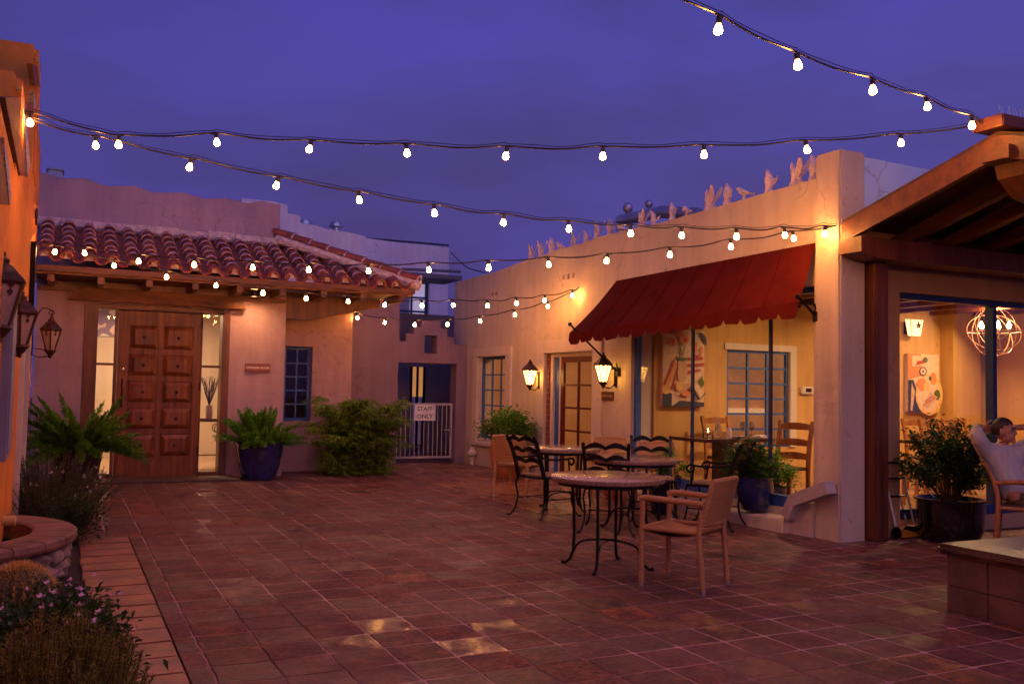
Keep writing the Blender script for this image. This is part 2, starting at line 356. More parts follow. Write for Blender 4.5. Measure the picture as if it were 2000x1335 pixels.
# ================================================================== GROUND
def floor_material(name='saltillo_tiles', wet_lit=0):
    m = bpy.data.materials.new(name); m.use_nodes = True; t = m.node_tree; b = t.nodes['Principled BSDF']; L = t.links.new
    def nd(ty, **k):
        n = t.nodes.new(ty)
        for a, v in k.items(): setattr(n, a, v)
        return n
    def math_(op, a, b_=None, c=None):
        n = nd('ShaderNodeMath', operation=op)
        for i, x in enumerate((a, b_, c)):
            if x is None: continue
            if isinstance(x, (int, float)): n.inputs[i].default_value = x
            else: L(x, n.inputs[i])
        return n.outputs[0]
    def ramp(inp, stops):
        r = nd('ShaderNodeValToRGB'); e = r.color_ramp.elements
        while len(e) < len(stops): e.new(.5)
        for x, (p, c) in zip(e, stops): x.position = p; x.color = (*c, 1) if not isinstance(c, float) else (c, c, c, 1)
        L(inp, r.inputs[0]); return r.outputs[0]
    def mix(f, a, b_, blend='MIX'):
        n = nd('ShaderNodeMix', data_type='RGBA', blend_type=blend)
        for i, x in ((0, f), (6, a), (7, b_)):
            if isinstance(x, float): n.inputs[i].default_value = x
            elif isinstance(x, tuple): n.inputs[i].default_value = (*x, 1)
            else: L(x, n.inputs[i])
        return n.outputs[2]
    co = nd('ShaderNodeTexCoord').outputs['Object']
    wob = nd('ShaderNodeTexNoise'); wob.inputs['Scale'].default_value = 4.5; wob.inputs['Detail'].default_value = 6; L(co, wob.inputs['Vector'])
    vm = nd('ShaderNodeVectorMath', operation='MULTIPLY_ADD'); vm.inputs[1].default_value = (.034, .034, 0); L(wob.outputs['Color'], vm.inputs[0]); L(co, vm.inputs[2])
    s = nd('ShaderNodeSeparateXYZ'); L(vm.outputs[0], s.inputs[0])
    T = .308
    ux = math_('DIVIDE', math_('SUBTRACT', s.outputs[0], .135), T); uy = math_('DIVIDE', math_('SUBTRACT', s.outputs[1], .03), T)
    fx = math_('FRACT', ux); fy = math_('FRACT', uy); ix = math_('FLOOR', ux); iy = math_('FLOOR', uy)
    cb = nd('ShaderNodeCombineXYZ'); L(ix, cb.inputs[0]); L(iy, cb.inputs[1])
    wn = nd('ShaderNodeTexWhiteNoise', noise_dimensions='3D'); L(cb.outputs[0], wn.inputs['Vector'])
    sw = nd('ShaderNodeSeparateColor'); L(wn.outputs['Color'], sw.inputs[0])
    dx = math_('MULTIPLY', math_('ABSOLUTE', math_('SUBTRACT', fx, .5)), 2); dy = math_('MULTIPLY', math_('ABSOLUTE', math_('SUBTRACT', fy, .5)), 2)
    p = math_('POWER', math_('ADD', math_('POWER', dx, 14.0), math_('POWER', dy, 14.0)), 1/14)     # rounded-square distance
    edge = nd('ShaderNodeMapRange'); edge.inputs[1].default_value = .933; edge.inputs[2].default_value = .978; L(p, edge.inputs[0])
    gr = edge.outputs[0]
    tile = ramp(wn.outputs['Value'], [(0, (.030, .008, .008)), (.15, (.065, .014, .012)), (.35, (.17, .030, .016)), (.55, (.22, .042, .018)), (.72, (.09, .026, .022)), (.86, (.23, .070, .022)), (1, (.38, .068, .022))])
    # blotches burnt in the clay, worn sealer, whitish bloom
    n1 = nd('ShaderNodeTexNoise'); n1.inputs['Scale'].default_value = 5.5; n1.inputs['Detail'].default_value = 6; n1.inputs['Roughness'].default_value = .62
    of = nd('ShaderNodeVectorMath', operation='MULTIPLY_ADD'); of.inputs[1].default_value = (37, 37, 37); L(wn.outputs['Color'], of.inputs[0]); L(co, of.inputs[2]); L(of.outputs[0], n1.inputs['Vector'])
    tile = mix(ramp(n1.outputs[0], [(.38, .85), (.58, 0.0)]), tile, (.03, .012, .018))
    n2 = nd('ShaderNodeTexNoise'); n2.inputs['Scale'].default_value = 2.0; n2.inputs['Detail'].default_value = 8; n2.inputs['Roughness'].default_value = .7; L(co, n2.inputs['Vector'])
    worn = ramp(n2.outputs[0], [(.45, 0.0), (.58, .7)])
    tile = mix(worn, tile, (.18, .060, .046))
    n3 = nd('ShaderNodeTexNoise'); n3.inputs['Scale'].default_value = 34; n3.inputs['Detail'].default_value = 5; L(co, n3.inputs['Vector'])
    tile = mix(ramp(n3.outputs[0], [(.36, .9), (.56, 0.0)]), tile, (.03, .012, .013))
    n4 = nd('ShaderNodeTexNoise'); n4.inputs['Scale'].default_value = .55; n4.inputs['Detail'].default_value = 5; L(co, n4.inputs['Vector'])
    tile = mix(ramp(n4.outputs[0], [(.40, .5), (.58, 0.0)]), tile, (.07, .028, .035))
    n6 = nd('ShaderNodeTexNoise'); n6.inputs['Scale'].default_value = 1.1; n6.inputs['Detail'].default_value = 9; n6.inputs['Roughness'].default_value = .72; mo6 = nd('ShaderNodeMapping'); mo6.inputs['Location'].default_value = (7.3, 2.1, 0); L(co, mo6.inputs[0]); L(mo6.outputs[0], n6.inputs['Vector'])
    tile = mix(ramp(n6.outputs[0], [(.44, 0.0), (.60, .72)]), tile, (.155, .076, .060))
    n5 = nd('ShaderNodeTexNoise'); n5.inputs['Scale'].default_value = 11; n5.inputs['Detail'].default_value = 8; n5.inputs['Roughness'].default_value = .75; L(of.outputs[0], n5.inputs['Vector'])
    tile = mix(ramp(n5.outputs[0], [(.52, 0.0), (.66, .55)]), tile, (.33, .10, .05))
    ng = nd('ShaderNodeTexNoise'); ng.inputs['Scale'].default_value = 1.3; ng.inputs['Detail'].default_value = 4; L(co, ng.inputs['Vector'])
    grout = ramp(ng.outputs[0], [(.36, (.10, .04, .04)), (.44, (.30, .14, .13)), (.60, (.56, .32, .30))])
    if wet_lit: tile = mix(.45*wet_lit, tile, (.36, .13, .05))  # warm lamp reflection painted into the colour of the sealed zone
    col = mix(gr, tile, grout)
    L(col, b.inputs['Base Color'])
    glz = math_('MULTIPLY', math_('GREATER_THAN', sw.outputs[1], .76), math_('MULTIPLY', ramp(n2.outputs[0], [(.38, 0.0), (.54, 1.0)]), ramp(n1.outputs[0], [(.44, 0.0), (.56, 1.0)])))
    ro = math_('SUBTRACT', math_('ADD', math_('MULTIPLY', sw.outputs[0], .22), .42), math_('MULTIPLY', glz, .25))
    ro = math_('ADD', ro, math_('MULTIPLY', worn, .32)); ro = math_('MAXIMUM', ro, math_('MULTIPLY', gr, .75))
    ro = math_('SUBTRACT', ro, .26*wet_lit) if wet_lit else ro
    if wet_lit: ro = math_('MAXIMUM', ro, .12)
    L(ro, b.inputs['Roughness']); b.inputs['Specular IOR Level'].default_value = .42; b.inputs['Specular Tint'].default_value = (1, .68, .55, 1); L(math_('MULTIPLY', glz, .6), b.inputs['Coat Weight']); b.inputs['Coat Roughness'].default_value = .15
    # relief: tiles pillow, tilt a little each, grout sunk
    tl = math_('ADD', math_('MULTIPLY', math_('SUBTRACT', fx, .5), math_('MULTIPLY', math_('SUBTRACT', sw.outputs[0], .5), .9)), math_('MULTIPLY', math_('SUBTRACT', fy, .5), math_('MULTIPLY', math_('SUBTRACT', sw.outputs[2], .5), .9)))
    hgt = math_('MULTIPLY', math_('SUBTRACT', 1, gr), math_('ADD', math_('ADD', math_('MULTIPLY', tl, .5), 1.0), math_('ADD', math_('MULTIPLY', n1.outputs[0], .8), math_('MULTIPLY', n3.outputs[0], .35))))
    bp = nd('ShaderNodeBump'); bp.inputs['Distance'].default_value = .017; L(hgt, bp.inputs['Height']); L(bp.outputs[0], b.inputs['Normal'])
    return m
FLOOR = floor_material(); FLOOR_W = floor_material('sealed_warm_lit_saltillo', 1)
g = MB(); g.prism([(5.0, 9.35), (6.68, 8.95), (6.70, 10.8), (6.94, 10.8), (6.94, 16.19), (5.0, 16.19)], .0, .004, lambda a, b, t: (a, b, t)); struct(g.build('patio_floor', FLOOR_W))
g = MB(); g.box((-60, -40, -.4), (60, 80, -.03)); struct(g.build('ground', mat('desert_ground', (.16, .11, .08), .95, bump=.02, bscale=8)))
g = MB(); g.box((.62, -6, -.03), (8.4, 19, 0)); g.box((-.4, 9.3, -.03), (.619, 19, .0)); g.box((8.401, -6, -.03), (15, 6.79, 0)); struct(g.build('patio_floor', FLOOR))
EDGE = mat('edging_tile', (.34, .12, .055), .42, bump=.006, bscale=14, var=.35, vscale=4, col2=(.13, .06, .05))
g = MB(); y = -3.0
while y < 9.2:
    d = .30+.03*random.random(); g.bbox((.185+.02*random.random(), y+.006, -.03), (.606, y+d-.006, .012+.006*random.random()), .008); y += d
struct(g.build('path_edging', EDGE))
g = MB(); n_ = 14
for i in range(40):
    pass
g.box((-.36, -6, -.05), (.20, 9.3, -.006)); struct(g.build('planting_bed', SOIL))

# ================================================================== ORANGE BUILDING (left)
LX = -.36
b0 = thing('stucco_building', 'orange stucco building with a stepped parapet at the left edge of the courtyard', 'building', (LX-.5, 8, 0))
m = MB(); wall(m, 'y', LX, -.42, -6, 7.6, 0, 2.95, holes=[(-1.5, .2, 0, 2.2)]); m.build('wall', ST_O, b0)
m = MB(); wall(m, 'y', LX-.001, -.40, 7.6, 13.7, 0, lambda u: 3.63 if u < 10.9 else 4.45, holes=[(9.9, 11.2, 0, 2.05)]); m.build('wall', ST_O, b0)
m = MB(); m.bbox((LX-.43, 10.9, 3.6), (LX+.012, 11.9, 5.0), .05); m.build('parapet_block', ST_O, b0)
m = MB(); m.bbox((LX-.43, 7.58, 3.2), (LX+.015, 8.3, 3.70), .05); m.build('parapet_block', ST_O, b0)
# rusty tapering corbels with rough plastered edges let into the wall face
for (poly, edge, d) in (([(6, 190), (38, 190), (49, 343), (37, 343)], [(37, 168), (41, 196), (50, 345), (55, 322), (50, 240)], .07), ([(47, 198), (62, 200), (64, 224), (48, 222)], [(62, 176), (63, 224), (67, 200)], .05), ([(60, 124), (72, 130), (75, 168), (66, 168)], [(73, 112), (76, 168), (77.5, 130)], .05), ([(-8, 300), (2, 300), (13, 399), (-8, 399)], [(2, 268), (3, 300), (14, 400), (17, 380), (12, 320)], .08)):
    pp = [onX(a, b, LX+.004) for a, b in poly]; ee = [onX(a, b, LX+.004) for a, b in edge]
    m = MB(); m.prism([(p.y, p.z) for p in pp], LX-.03, LX+.014, lambda a, b, t: (t, a, b)); m.build('rusty_corbel', mat('rusty_corbel_wood', (.22, .06, .02), .8, bump=.01, bscale=25, var=.35, vscale=14), b0)
    m = MB(); m.prism([(p.y, p.z) for p in ee], LX-.02, LX+.02, lambda a, b, t: (t, a, b)); m.build('plaster_edge', mat('rough_white_edge', (.55, .5, .55), .9, bump=.01, bscale=60, var=.5, vscale=40, col2=(.12, .12, .2)), b0)
m = MB(); m.box((LX-.02, 9.72, 0), (LX+.045, 9.9, 2.16)); m.box((LX-.02, 11.2, 0), (LX+.045, 11.38, 2.16)); m.box((LX-.02, 9.9, 2.05), (LX+.045, 11.2, 2.16)); m.build('door_frame', ST_W, b0)
m = MB(); m.box((LX-.3, 9.9, .02), (LX-.24, 11.2, 2.05)); dr = m.build('door', BLUE, b0)
m = MB(); m.tube([(LX-.22, 10.02, .98), (LX-.17, 10.02, .98), (LX-.17, 10.14, .98)], .012); m.build('handle', IRON, dr)
m = MB(); m.box((LX+.002, 6.9, .9), (LX+.05, 7.5, 2.0)); m.box((LX+.05, 6.95, .95), (LX+.06, 7.45, 1.95)); m.build('shutter', mat('blue_grey_paint', (.22, .22, .34), .5), b0)
m = MB(); m.tube(arc((LX+.02, 12.2, 3.35), .09, R_(200), R_(-60), 12, 1, 2), .01); m.tube(arc((LX+.02, 12.42, 3.35), .07, R_(20), R_(250), 10, 1, 2), .009); m.build('scroll_hook', IRON_B, b0)
m = MB(); m.prism([(11.4, 2.95), (11.62, 2.98), (11.7, 2.4), (11.9, 1.95), (11.8, 1.95), (11.5, 2.35)], 0, .05, lambda a, b, t: (LX+t+.002, a, b)); m.build('iron_bracket', IRON, b0)

# ================================================================== CATALINA BUILDING (behind, left)
FY = 14.6; DYY = 14.78; PY = 15.35
b1 = thing('adobe_building', 'rose adobe building with a red tile roof and a carved wooden door', 'building', (1.5, 14.6, 0))
fx0 = onY(166, 590, FY).x; fx1 = onY(451, 604, FY).x; CX = onY(553, 800, FY).x; ftz = onY(300, 597, FY).z
m = MB(); wall(m, 'x', FY, .30, -.36, CX, 0, 2.88, holes=[(fx0, fx1, 0, ftz)], du=.3); m.build('facade_wall', ST_L, b1)
w2a, w2b = onY(557, 675, 15.3), onY(607, 822, 15.3); W2X = 4.43
m = MB(); wall(m, 'x', 15.3, .3, CX-.3, W2X, 0, 2.95, holes=[(w2a.x-.0, w2b.x, w2b.z, w2a.z)]); m.box((CX-.3, FY+.3, 0), (CX-.001, 15.299, 2.95)); m.box((W2X-.3, 15.601, 0), (W2X, 16.199, 2.95)); m.build('side_wall', ST_L, b1)
pf = interp([(-.4, 4.52), (-.1, 4.46), (.2, 4.50), (.5, 4.41), (.9, 4.46), (1.2, 4.38), (1.6, 4.44), (1.95, 4.37), (2.3, 4.42), (2.6, 4.36), (2.85, 4.43), (3.2, 4.39)])
m = MB(); wall(m, 'x', PY, .4, -.5, 3.16, 2.9, pf, du=.1); m.build('parapet_wall', stucco('dusky_rose_stucco', (.40, .27, .34), .008, .14), b1)
m = MB(); m.box((-.36, 14.9, 0), (-.2, 18.4, 2.9)); m.box((3.0, 14.9, 0), (3.12, 18.4, 2.9)); m.box((-.36, 18.4, 0), (3.12, 18.5, 2.9)); m.box((-.36, 14.9, 2.72), (3.12, 18.4, 2.88)); m.build('room_wall', ST_W, b1)
m = MB(); m.box((-.2, 14.85, -.02), (3.0, 18.4, .03)); m.build('room_floor', mat('beige_floor', (.50, .33, .22), .3), b1)
# roof: barrel tiles
E0 = Vector((-.38, 13.72, 3.02)); E1 = Vector((5.02, 13.72, 2.93)); T0 = Vector((-.38, PY-.02, 3.74)); T1 = Vector((3.1, PY-.02, 3.72))
tm = MB(); mo = MB(); ncol = 19
def eavez(x): return E0.z+(E1.z-E0.z)*(x-E0.x)/(E1.x-E0.x)-.03*math.sin(math.pi*(x-E0.x)/5.4)
def half(mb, p, q, r0, r1, th, up, n=8, flip=1):
    """a tapered half-round tile from p (upper) to q (lower)"""
    d = (q-p).normalized(); s_ = d.cross(up).normalized(); u = s_.cross(d).normalized()
    vs = []
    for P_, r in ((p, r0), (q, r1)):
        for rr in (r, r-th):
            for j in range(n+1):
                a = math.pi*j/n; vs.append(P_+s_*math.cos(a)*rr+u*(math.sin(a)*rr*flip))
    k = n+1; fs = []
    for j in range(n):
        fs += [(j, j+1, 2*k+j+1, 2*k+j), (k+j, 3*k+j, 3*k+j+1, k+j+1), (2*k+j, 2*k+j+1, 3*k+j+1, 3*k+j), (j, k+j, k+j+1, j+1)]
    fs += [(0, 2*k, 3*k, k), (n, k+n, 3*k+n, 2*k+n)]
    mb.add(vs, fs, True)
UP = Vector((0, 0, 1))
for i in range(ncol+1):
    x = E0.x+.12+(E1.x-E0.x-.2)*i/ncol+random.uniform(-.012, .012)
    ty = PY-.02 if x < 3.1 else PY-.02-(x-3.1)/(5.0-3.1)*(PY-13.8)
    ez = eavez(x); slope = (T0.z-E0.z)/(T0.y-E0.y); ln = ty-E0.y
    nrow = max(1, round(ln/.235))
    for k in range(nrow):
        ya = E0.y+ln*k/nrow; yb = min(E0.y+ln*(k+1)/nrow+.10, ty+.06); jz = random.uniform(-.006, .008); jx = random.uniform(-.010, .010); r = .088+random.uniform(-.004, .006)
        q = Vector((x+jx, ya, ez+slope*(ya-E0.y)+.060+jz)); p = Vector((x+jx*.3, yb, ez+slope*(yb-E0.y)+.035))
        half(tm, p, q, r*.78, r, .016, UP)
        if k:      # lime bloom at the lap
            d = (q-p).normalized(); half(mo, q-d*.07+Vector((0, 0, .001)), q+d*-.004+Vector((0, 0, .001)), r*.97+.003, r+.004, .004, UP)
        else:      # mortar plug under the eave tile
            pts = [q+Vector((math.cos(math.pi*j/8)*(r-.022), .035, math.sin(math.pi*j/8)*(r-.022))) for j in range(9)]
            mo.add(pts+[v+Vector((0, .06, 0)) for v in pts], [tuple(range(9))]+[(j, j+1, 10+j, 9+j) for j in range(8)])
    if i < ncol:   # channel tile
        xm = x+(E1.x-E0.x-.2)/ncol/2
        ty2 = PY-.02 if xm < 3.1 else PY-.02-(xm-3.1)/1.9*(PY-13.8)
        half(tm, Vector((xm, ty2, ez+slope*(ty2-E0.y)+.07)), Vector((xm, E0.y-.03, ez+.09)), .09, .095, .014, UP, flip=-1)
rt = tm.build('roof_tile', TERRA, b1); stuff(rt) if False else None
for k in range(9):  # mortar bed against the parapet
    x = -.3+k*.42; mo.bbox((x-.23, PY-.10, 3.70), (x+.23, PY-.003, 3.84+random.uniform(-.02, .02)), .03)
hm = MB(); ha, hb = Vector((3.12, PY-.02, 3.90)), Vector((5.04, 13.74, 3.08))
for k in range(8):
    p = hb+(ha-hb)*(k+1.22)/8; q = hb+(ha-hb)*k/8
    half(hm, p+Vector((0, 0, 0)), q+Vector((0, 0, .015)), .085, .10, .018, UP)
    half(mo, q+(p-q)*.06+Vector((0, 0, .012)), q-(p-q)*.01+Vector((0, 0, .012)), .10, .103, .02, UP)
mo.tube([ha-Vector((.0, .02, .08)), hb-Vector((0, .02, .06))], .085, 8)
hm.build('hip_tile', mat('hip_terracotta', (.30, .07, .03), .6, bump=.002, bscale=30, var=.2), b1)
stuff(mo.build('mortar', MORTAR, b1))
# right-hand slope of the hip and its ragged edge
m = MB(); re0 = Vector((5.0, 13.8, 2.96)); re1 = Vector((4.62, PY+.6, 2.93))
m.add([re0, re1, Vector((3.2, PY+.6, 3.72)), Vector((3.12, PY, 3.74)), re0+Vector((0, 0, -.03)), re1+Vector((0, 0, -.03)), Vector((3.2, PY+.6, 3.6)), Vector((3.12, PY, 3.6))], [(0, 1, 2, 3), (7, 6, 5, 4), (0, 4, 5, 1)])
for k in range(8):
    p = re0+(re1-re0)*(k+.5)/8; half(m, p+Vector((-.35, 0, .17)), p+Vector((.06, 0, -.0)), .07, .085, .015, UP)
m.build('roof_tile', TERRA, b1)
m = MB(); m.box((-.36, 13.80, 2.855), (4.95, 15.2, 2.885)); m.prism([(4.95, 13.80), (4.95, 13.85), (4.55, 15.95), (3.4, 15.95), (3.4, 15.21), (4.5, 15.21)], 2.86, 2.89, lambda a, b, t: (a, b, t)); m.build('soffit', WD_Y, b1)
m = MB(); m.bbox((-.36, 13.74, 2.885), (4.98, 13.80, 2.965), .006); m.build('fascia_board', WD_H, b1)
for k in range(9):
    x = -.18+k*.62; m = MB(); m.bbox((x-.045, 13.815, 2.755), (x+.045, 14.592, 2.852), .008); m.build('rafter_tail', WD_R, b1)
m = MB(); m.bbox((-.36, 14.50, 2.70), (CX-.02, 14.596, 2.754), .01); m.build('wall_beam', WD_R, b1)
m = MB(); m.prism([(CX-.05, 2.46), (CX+.42, 2.46), (W2X+.25, 2.72), (W2X+.25, 2.85), (CX-.05, 2.85)], 14.62, 14.86, lambda a, b, t: (a, t, b)); m.build('corner_beam', WD_R, b1)
# door surround
m = MB()
tz = ftz; fr0, fr1 = fx0+.004, fx1-.004
sl0, sl1 = onY(190, 650, DYY), onY(224, 650, DYY); sr0, sr1 = onY(396, 650, DYY), onY(431, 650, DYY); dx0, dx1 = onY(231, 650, DYY).x, onY(394, 650, DYY).x
ztop = tz-.07
m.bbox((fr0, FY-.02, .0), (sl0.x, DYY+.1, tz-.004), .006); m.bbox((sr1.x, FY-.02, 0), (fr1, DYY+.1, tz-.004), .006)
m.bbox((sl0.x, FY+.04, ztop), (sr1.x, DYY+.1, tz-.004), .006)
m.bbox((sl1.x, DYY-.03, 0), (dx0-.005, DYY+.09, ztop), .005); m.bbox((dx1+.005, DYY-.03, 0), (sr0.x, DYY+.09, ztop), .005)
m.build('door_frame', WD_R, b1)
for (xa, xb) in ((sl0.x, sl1.x), (sr0.x, sr1.x)):
    m = MB(); m.box((xa+.001, DYY, 0.0), (xb-.001, DYY+.05, .07)); s_ = m.build('sidelight', WD_R, b1)
    for k in (1, 2):
        z = ztop*k/3+.02; m = MB(); m.box((xa+.001, DYY, z-.018), (xb-.001, DYY+.05, z+.018)); m.build('glazing_bar', WD_R, s_)
    p_ = MB(); p_.box((xa, DYY+.02, .07), (xb, DYY+.026, ztop)); p_.build('pane', PANE, s_)
m = MB(); lt = [onY(132, 584, FY-.1), onY(481, 604, FY-.1), onY(470, 579, FY-.1), onY(152, 559, FY-.1)]
m.prism([(p.x, p.z) for p in lt], FY-.12, FY-.004, lambda a, b, t: (a, t, b)); m.build('lintel', mat('carved_lintel_wood', (.17, .05, .018), .55, bump=.012, bscale=18, var=.35, vscale=10, wave=(.3, 1, 1), spec=.3), b1)
m = MB(); m.box((dx0, DYY+.01, .02), (dx1, DYY+.05, ztop))                       # leaf with stiles, rails and ten raised panels
dw = dx1-dx0; dh = ztop-.02
xs = [dx0+dw*.16, dx0+dw*.50, dx0+dw*.86]
m.box((dx0, DYY-.02, .02), (dx0+dw*.13, DYY+.009, ztop)); m.box((dx1-dw*.10, DYY-.02, .02), (dx1, DYY+.009, ztop)); m.box((dx0+dw*.48, DYY-.018, .02), (dx0+dw*.53, DYY+.009, ztop))
rows = [(.12, .255), (.285, .415), (.445, .575), (.605, .735), (.768, .915)]
prev = 0.0
for (a, b) in rows+[(1, 1)]:
    m.box((dx0+dw*.13+.001, DYY-.016, .02+dh*prev), (dx0+dw*.48-.001, DYY+.0085, .02+dh*(a))); m.box((dx0+dw*.53+.001, DYY-.016, .02+dh*prev), (dx1-dw*.10-.001, DYY+.0085, .02+dh*(a))); prev = b
door = m.build('door', WD_D, b1)
for (a, b) in rows:
    for (xa, xb) in ((dx0+dw*.145, dx0+dw*.465), (dx0+dw*.545, dx1-dw*.115)):
        z0_, z1_ = .02+dh*a+.012, .02+dh*b-.012; i_ = .055
        p = MB(); o4 = [(xa, z0_), (xb, z0_), (xb, z1_), (xa, z1_)]; i4 = [(xa+i_, z0_+i_), (xb-i_, z0_+i_), (xb-i_, z1_-i_), (xa+i_, z1_-i_)]
        vs = [(x, DYY+.004, z) for x, z in o4]+[(x, DYY-.012, z) for x, z in o4]+[(x, DYY-.045, z) for x, z in i4]
        p.add(vs, [(0, 1, 5, 4), (1, 2, 6, 5), (2, 3, 7, 6), (3, 0, 4, 7), (4, 5, 9, 8), (5, 6, 10, 9), (6, 7, 11, 10), (7, 4, 8, 11), (8, 9, 10, 11)]); p.build('panel', WD_D, door)
        p = MB(); p.lathe([(.001, -.028), (.014, -.026), (.024, -.012), (.026, 0), (.03, .004)], (0, 0, 0), 12)
        c_ = Vector(((xa+xb)/2, DYY-.045, (z0_+z1_)/2)); p.v = [Vector((v.x, v.z, v.y))+c_ for v in p.v]; p.build('stud', mat('dark_bronze', (.10, .07, .05), .22, metal=.9), door)
p = MB(); hp = [Vector((dx0+.075+.006*math.cos(k*1.1), DYY-.07+.006*math.sin(k*1.1), 1.08+.35*k/18)) for k in range(19)]
p.tube([hp[0]+Vector((0, .05, -.03))]+hp+[hp[-1]+Vector((0, .05, .03))], .011); p.build('handle', IRON, door)
p = MB(); p.lathe([(.001, -.02), (.028, -.016), (.034, 0)], (0, 0, 0), 16); c_ = Vector((dx0+.085, DYY-.018, 1.60)); p.v = [Vector((v.x, v.z, v.y))+c_ for v in p.v]; p.build('deadbolt', mat('brass', (.8, .55, .25), .2, metal=1), door)
for z in (.35, 1.3, 2.25):
    p = MB(); p.tube([(dx1-.004, DYY-.03, z), (dx1-.004, DYY-.03, z+.12)], .012); p.build('hinge', IRON, door)
m = MB(); m.bbox((fr0-.1, 13.95, .002), (fr1+.12, 14.595, .03), .008); m.build('threshold', mat('dark_threshold_stone', (.10, .05, .035), .55, bump=.003, bscale=30, var=.3), b1)
# window in the side wall
def casement(name, parent, ax, pos, u0, u1, z0, z1, cols, rows_, mt, fw=.05, bw=.022, pane=PANE, d=.04):
    m = MB(); P_ = (lambda u, t, z: (u, pos+t, z)) if ax == 'x' else (lambda u, t, z: (pos+t, u, z))
    def bx(a, b, z_a, z_b, t0=0, t1=d): p, q = P_(a, t0, z_a), P_(b, t1, z_b); m.box(p, q)
    bx(u0, u0+fw, z0, z1); bx(u1-fw, u1, z0, z1); bx(u0+fw, u1-fw, z0, z0+fw); bx(u0+fw, u1-fw, z1-fw, z1)
    for i in range(1, cols): u = u0+fw+(u1-u0-2*fw)*i/cols; bx(u-bw/2, u+bw/2, z0+fw, z1-fw, .004, d-.004)
    for j in range(1, rows_): z = z0+fw+(z1-z0-2*fw)*j/rows_; bx(u0+fw, u1-fw, z-bw/2, z+bw/2, .006, d-.006)
    o = m.build(name, mt, parent); g_ = MB(); p, q = P_(u0+fw*.5, d*.45, z0+fw*.5), P_(u1-fw*.5, d*.55, z1-fw*.5); g_.box(p, q); g_.build('pane', pane, o); return o
casement('window', b1, 'x', 15.42, w2a.x+.002, w2b.x-.002, w2b.z+.002, w2a.z-.002, 2, 5, BLUE)
m = MB(); m.bbox((w2a.x-.02, 15.25, w2b.z-.07), (w2b.x+.05, 15.42, w2b.z), .01); m.build('window_sill', ST_L, b1)
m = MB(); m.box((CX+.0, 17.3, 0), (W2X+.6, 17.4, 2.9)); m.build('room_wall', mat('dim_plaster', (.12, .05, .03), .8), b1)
# downlight under the eave
el = MB(); ec = onY(497, 570, 14.25); el.lathe([(.05, .05), (.065, .05), (.065, -.05), (.055, -.055), (.05, -.05), (.05, .03)], (ec.x, ec.y, 2.80), 16, caps=False)
lamp = tag(el.build('eave_downlight', IRON), 'small dark round downlight fixed under the tiled eave right of the door', 'light')
p = MB(); p.lathe([(.001, -.035), (.048, -.035), (.048, -.03)], (ec.x, ec.y, 2.80), 12); p.build('lens', mat('lit_lens', (1, .8, .5), emit=640, ecol=(1, .54, .22)), lamp)
# sign
def sign(name, label, c, ux, uz, nrm, w_, h_, lines, mt, tmt, size, d=.02, parent=None):
    m = MB(); M = Matrix((ux, uz, nrm)).transposed().to_4x4(); M.translation = c
    m.bbox((-w_/2, -h_/2, -d/2), (w_/2, h_/2, d/2), .003, M); o = m.build(name, mt, parent)
    if label: tag(o, label, 'sign')
    for k, (s_, yy) in enumerate(lines):
        M2 = M @ Matrix.Translation((0, yy, d/2+.0012)); text_mb(s_, size, M2, .001, .0012).build('lettering', tmt, o)
    return o
X_, Y_, Z_ = Vector((1, 0, 0)), Vector((0, 1, 0)), Vector((0, 0, 1))
SGN = mat('maroon_sign', (.22, .05, .03), .5); CREAM = mat('cream_lettering', (.75, .62, .5), .6)
c_ = onY(503, 718, FY-.012); sign('room_sign', 'maroon CATALINA ROOM name sign on the plaster right of the carved door', c_, X_, Z_, -Y_, .385, .135, [('CATALINA ROOM', 0)], SGN, CREAM, .043)

# ================================================================== GATE WALL + things behind it
GY = 16.2
b2 = thing('gate_wall', 'plastered wall with stepped top and square hole above the staff gate', 'wall', (5.8, GY, 0))
def gx(px, py=800): return onY(px, py, GY).x
def gz(py, px=840): return onY(px, py, GY).z
GL, GR_ = gx(776), gx(888)
steps = [(778, 575), (779, 668), (790, 668), (790.5, 653), (805, 653), (805.5, 638), (819, 638), (819.5, 625), (857, 625), (857.5, 640), (870, 640), (870.5, 656), (884, 656), (884.5, 671), (900, 671)]
m = MB(); st_z = [(4.43, 3.3), (gx(777.5), 3.3)]+[(gx(a), gz(b)) for a, b in steps[1:]]
pts = [(4.43, 0), (GL, 0), (GL, gz(709)), (GR_+.06, gz(709)), (GR_+.06, 0), (6.945, 0), (6.945, gz(671))]
pts += [(gx(a), gz(b)) for a, b in reversed(steps[1:-1])]+[(gx(778), 3.3), (4.43, 3.3)]
# built in vertical strips so the square hole stays open
hx0, hx1, hz0, hz1 = gx(826), gx(851), gz(690), gz(655)
segs = [(4.43, GL, 0, 3.3)]
xs_ = [(GL, gx(790), gz(668)), (gx(790), gx(805), gz(653)), (gx(805), gx(819), gz(638)), (gx(819), hx0, gz(625)), (hx0, hx1, gz(625)), (hx1, gx(857), gz(625)), (gx(857), gx(870), gz(640)), (gx(870), gx(884), gz(656)), (gx(884), 6.945, gz(671))]
def holes_for(): return [(GL, GR_+.02, 0, gz(709)), (hx0, hx1, hz0, hz1)]
stf = lambda u: next((z for a, b, z in xs_ if a <= u < b), 3.3) if u >= GL else 3.3
m = MB(); allz = sorted({0, gz(709), hz0, hz1}|{z for *_, z in xs_}|{3.3}); allx = sorted({4.43, GL, GR_+.02, hx0, hx1, 6.945}|{a for a, b, z in xs_})
def sol(i, j):
    if i < 0 or j < 0 or i >= len(allx)-1 or j >= len(allz)-1: return False
    x, z = (allx[i]+allx[i+1])/2, (allz[j]+allz[j+1])/2
    if z > stf(x): return False
    return not any(a < x < b and c < z < d for a, b, c, d in holes_for())
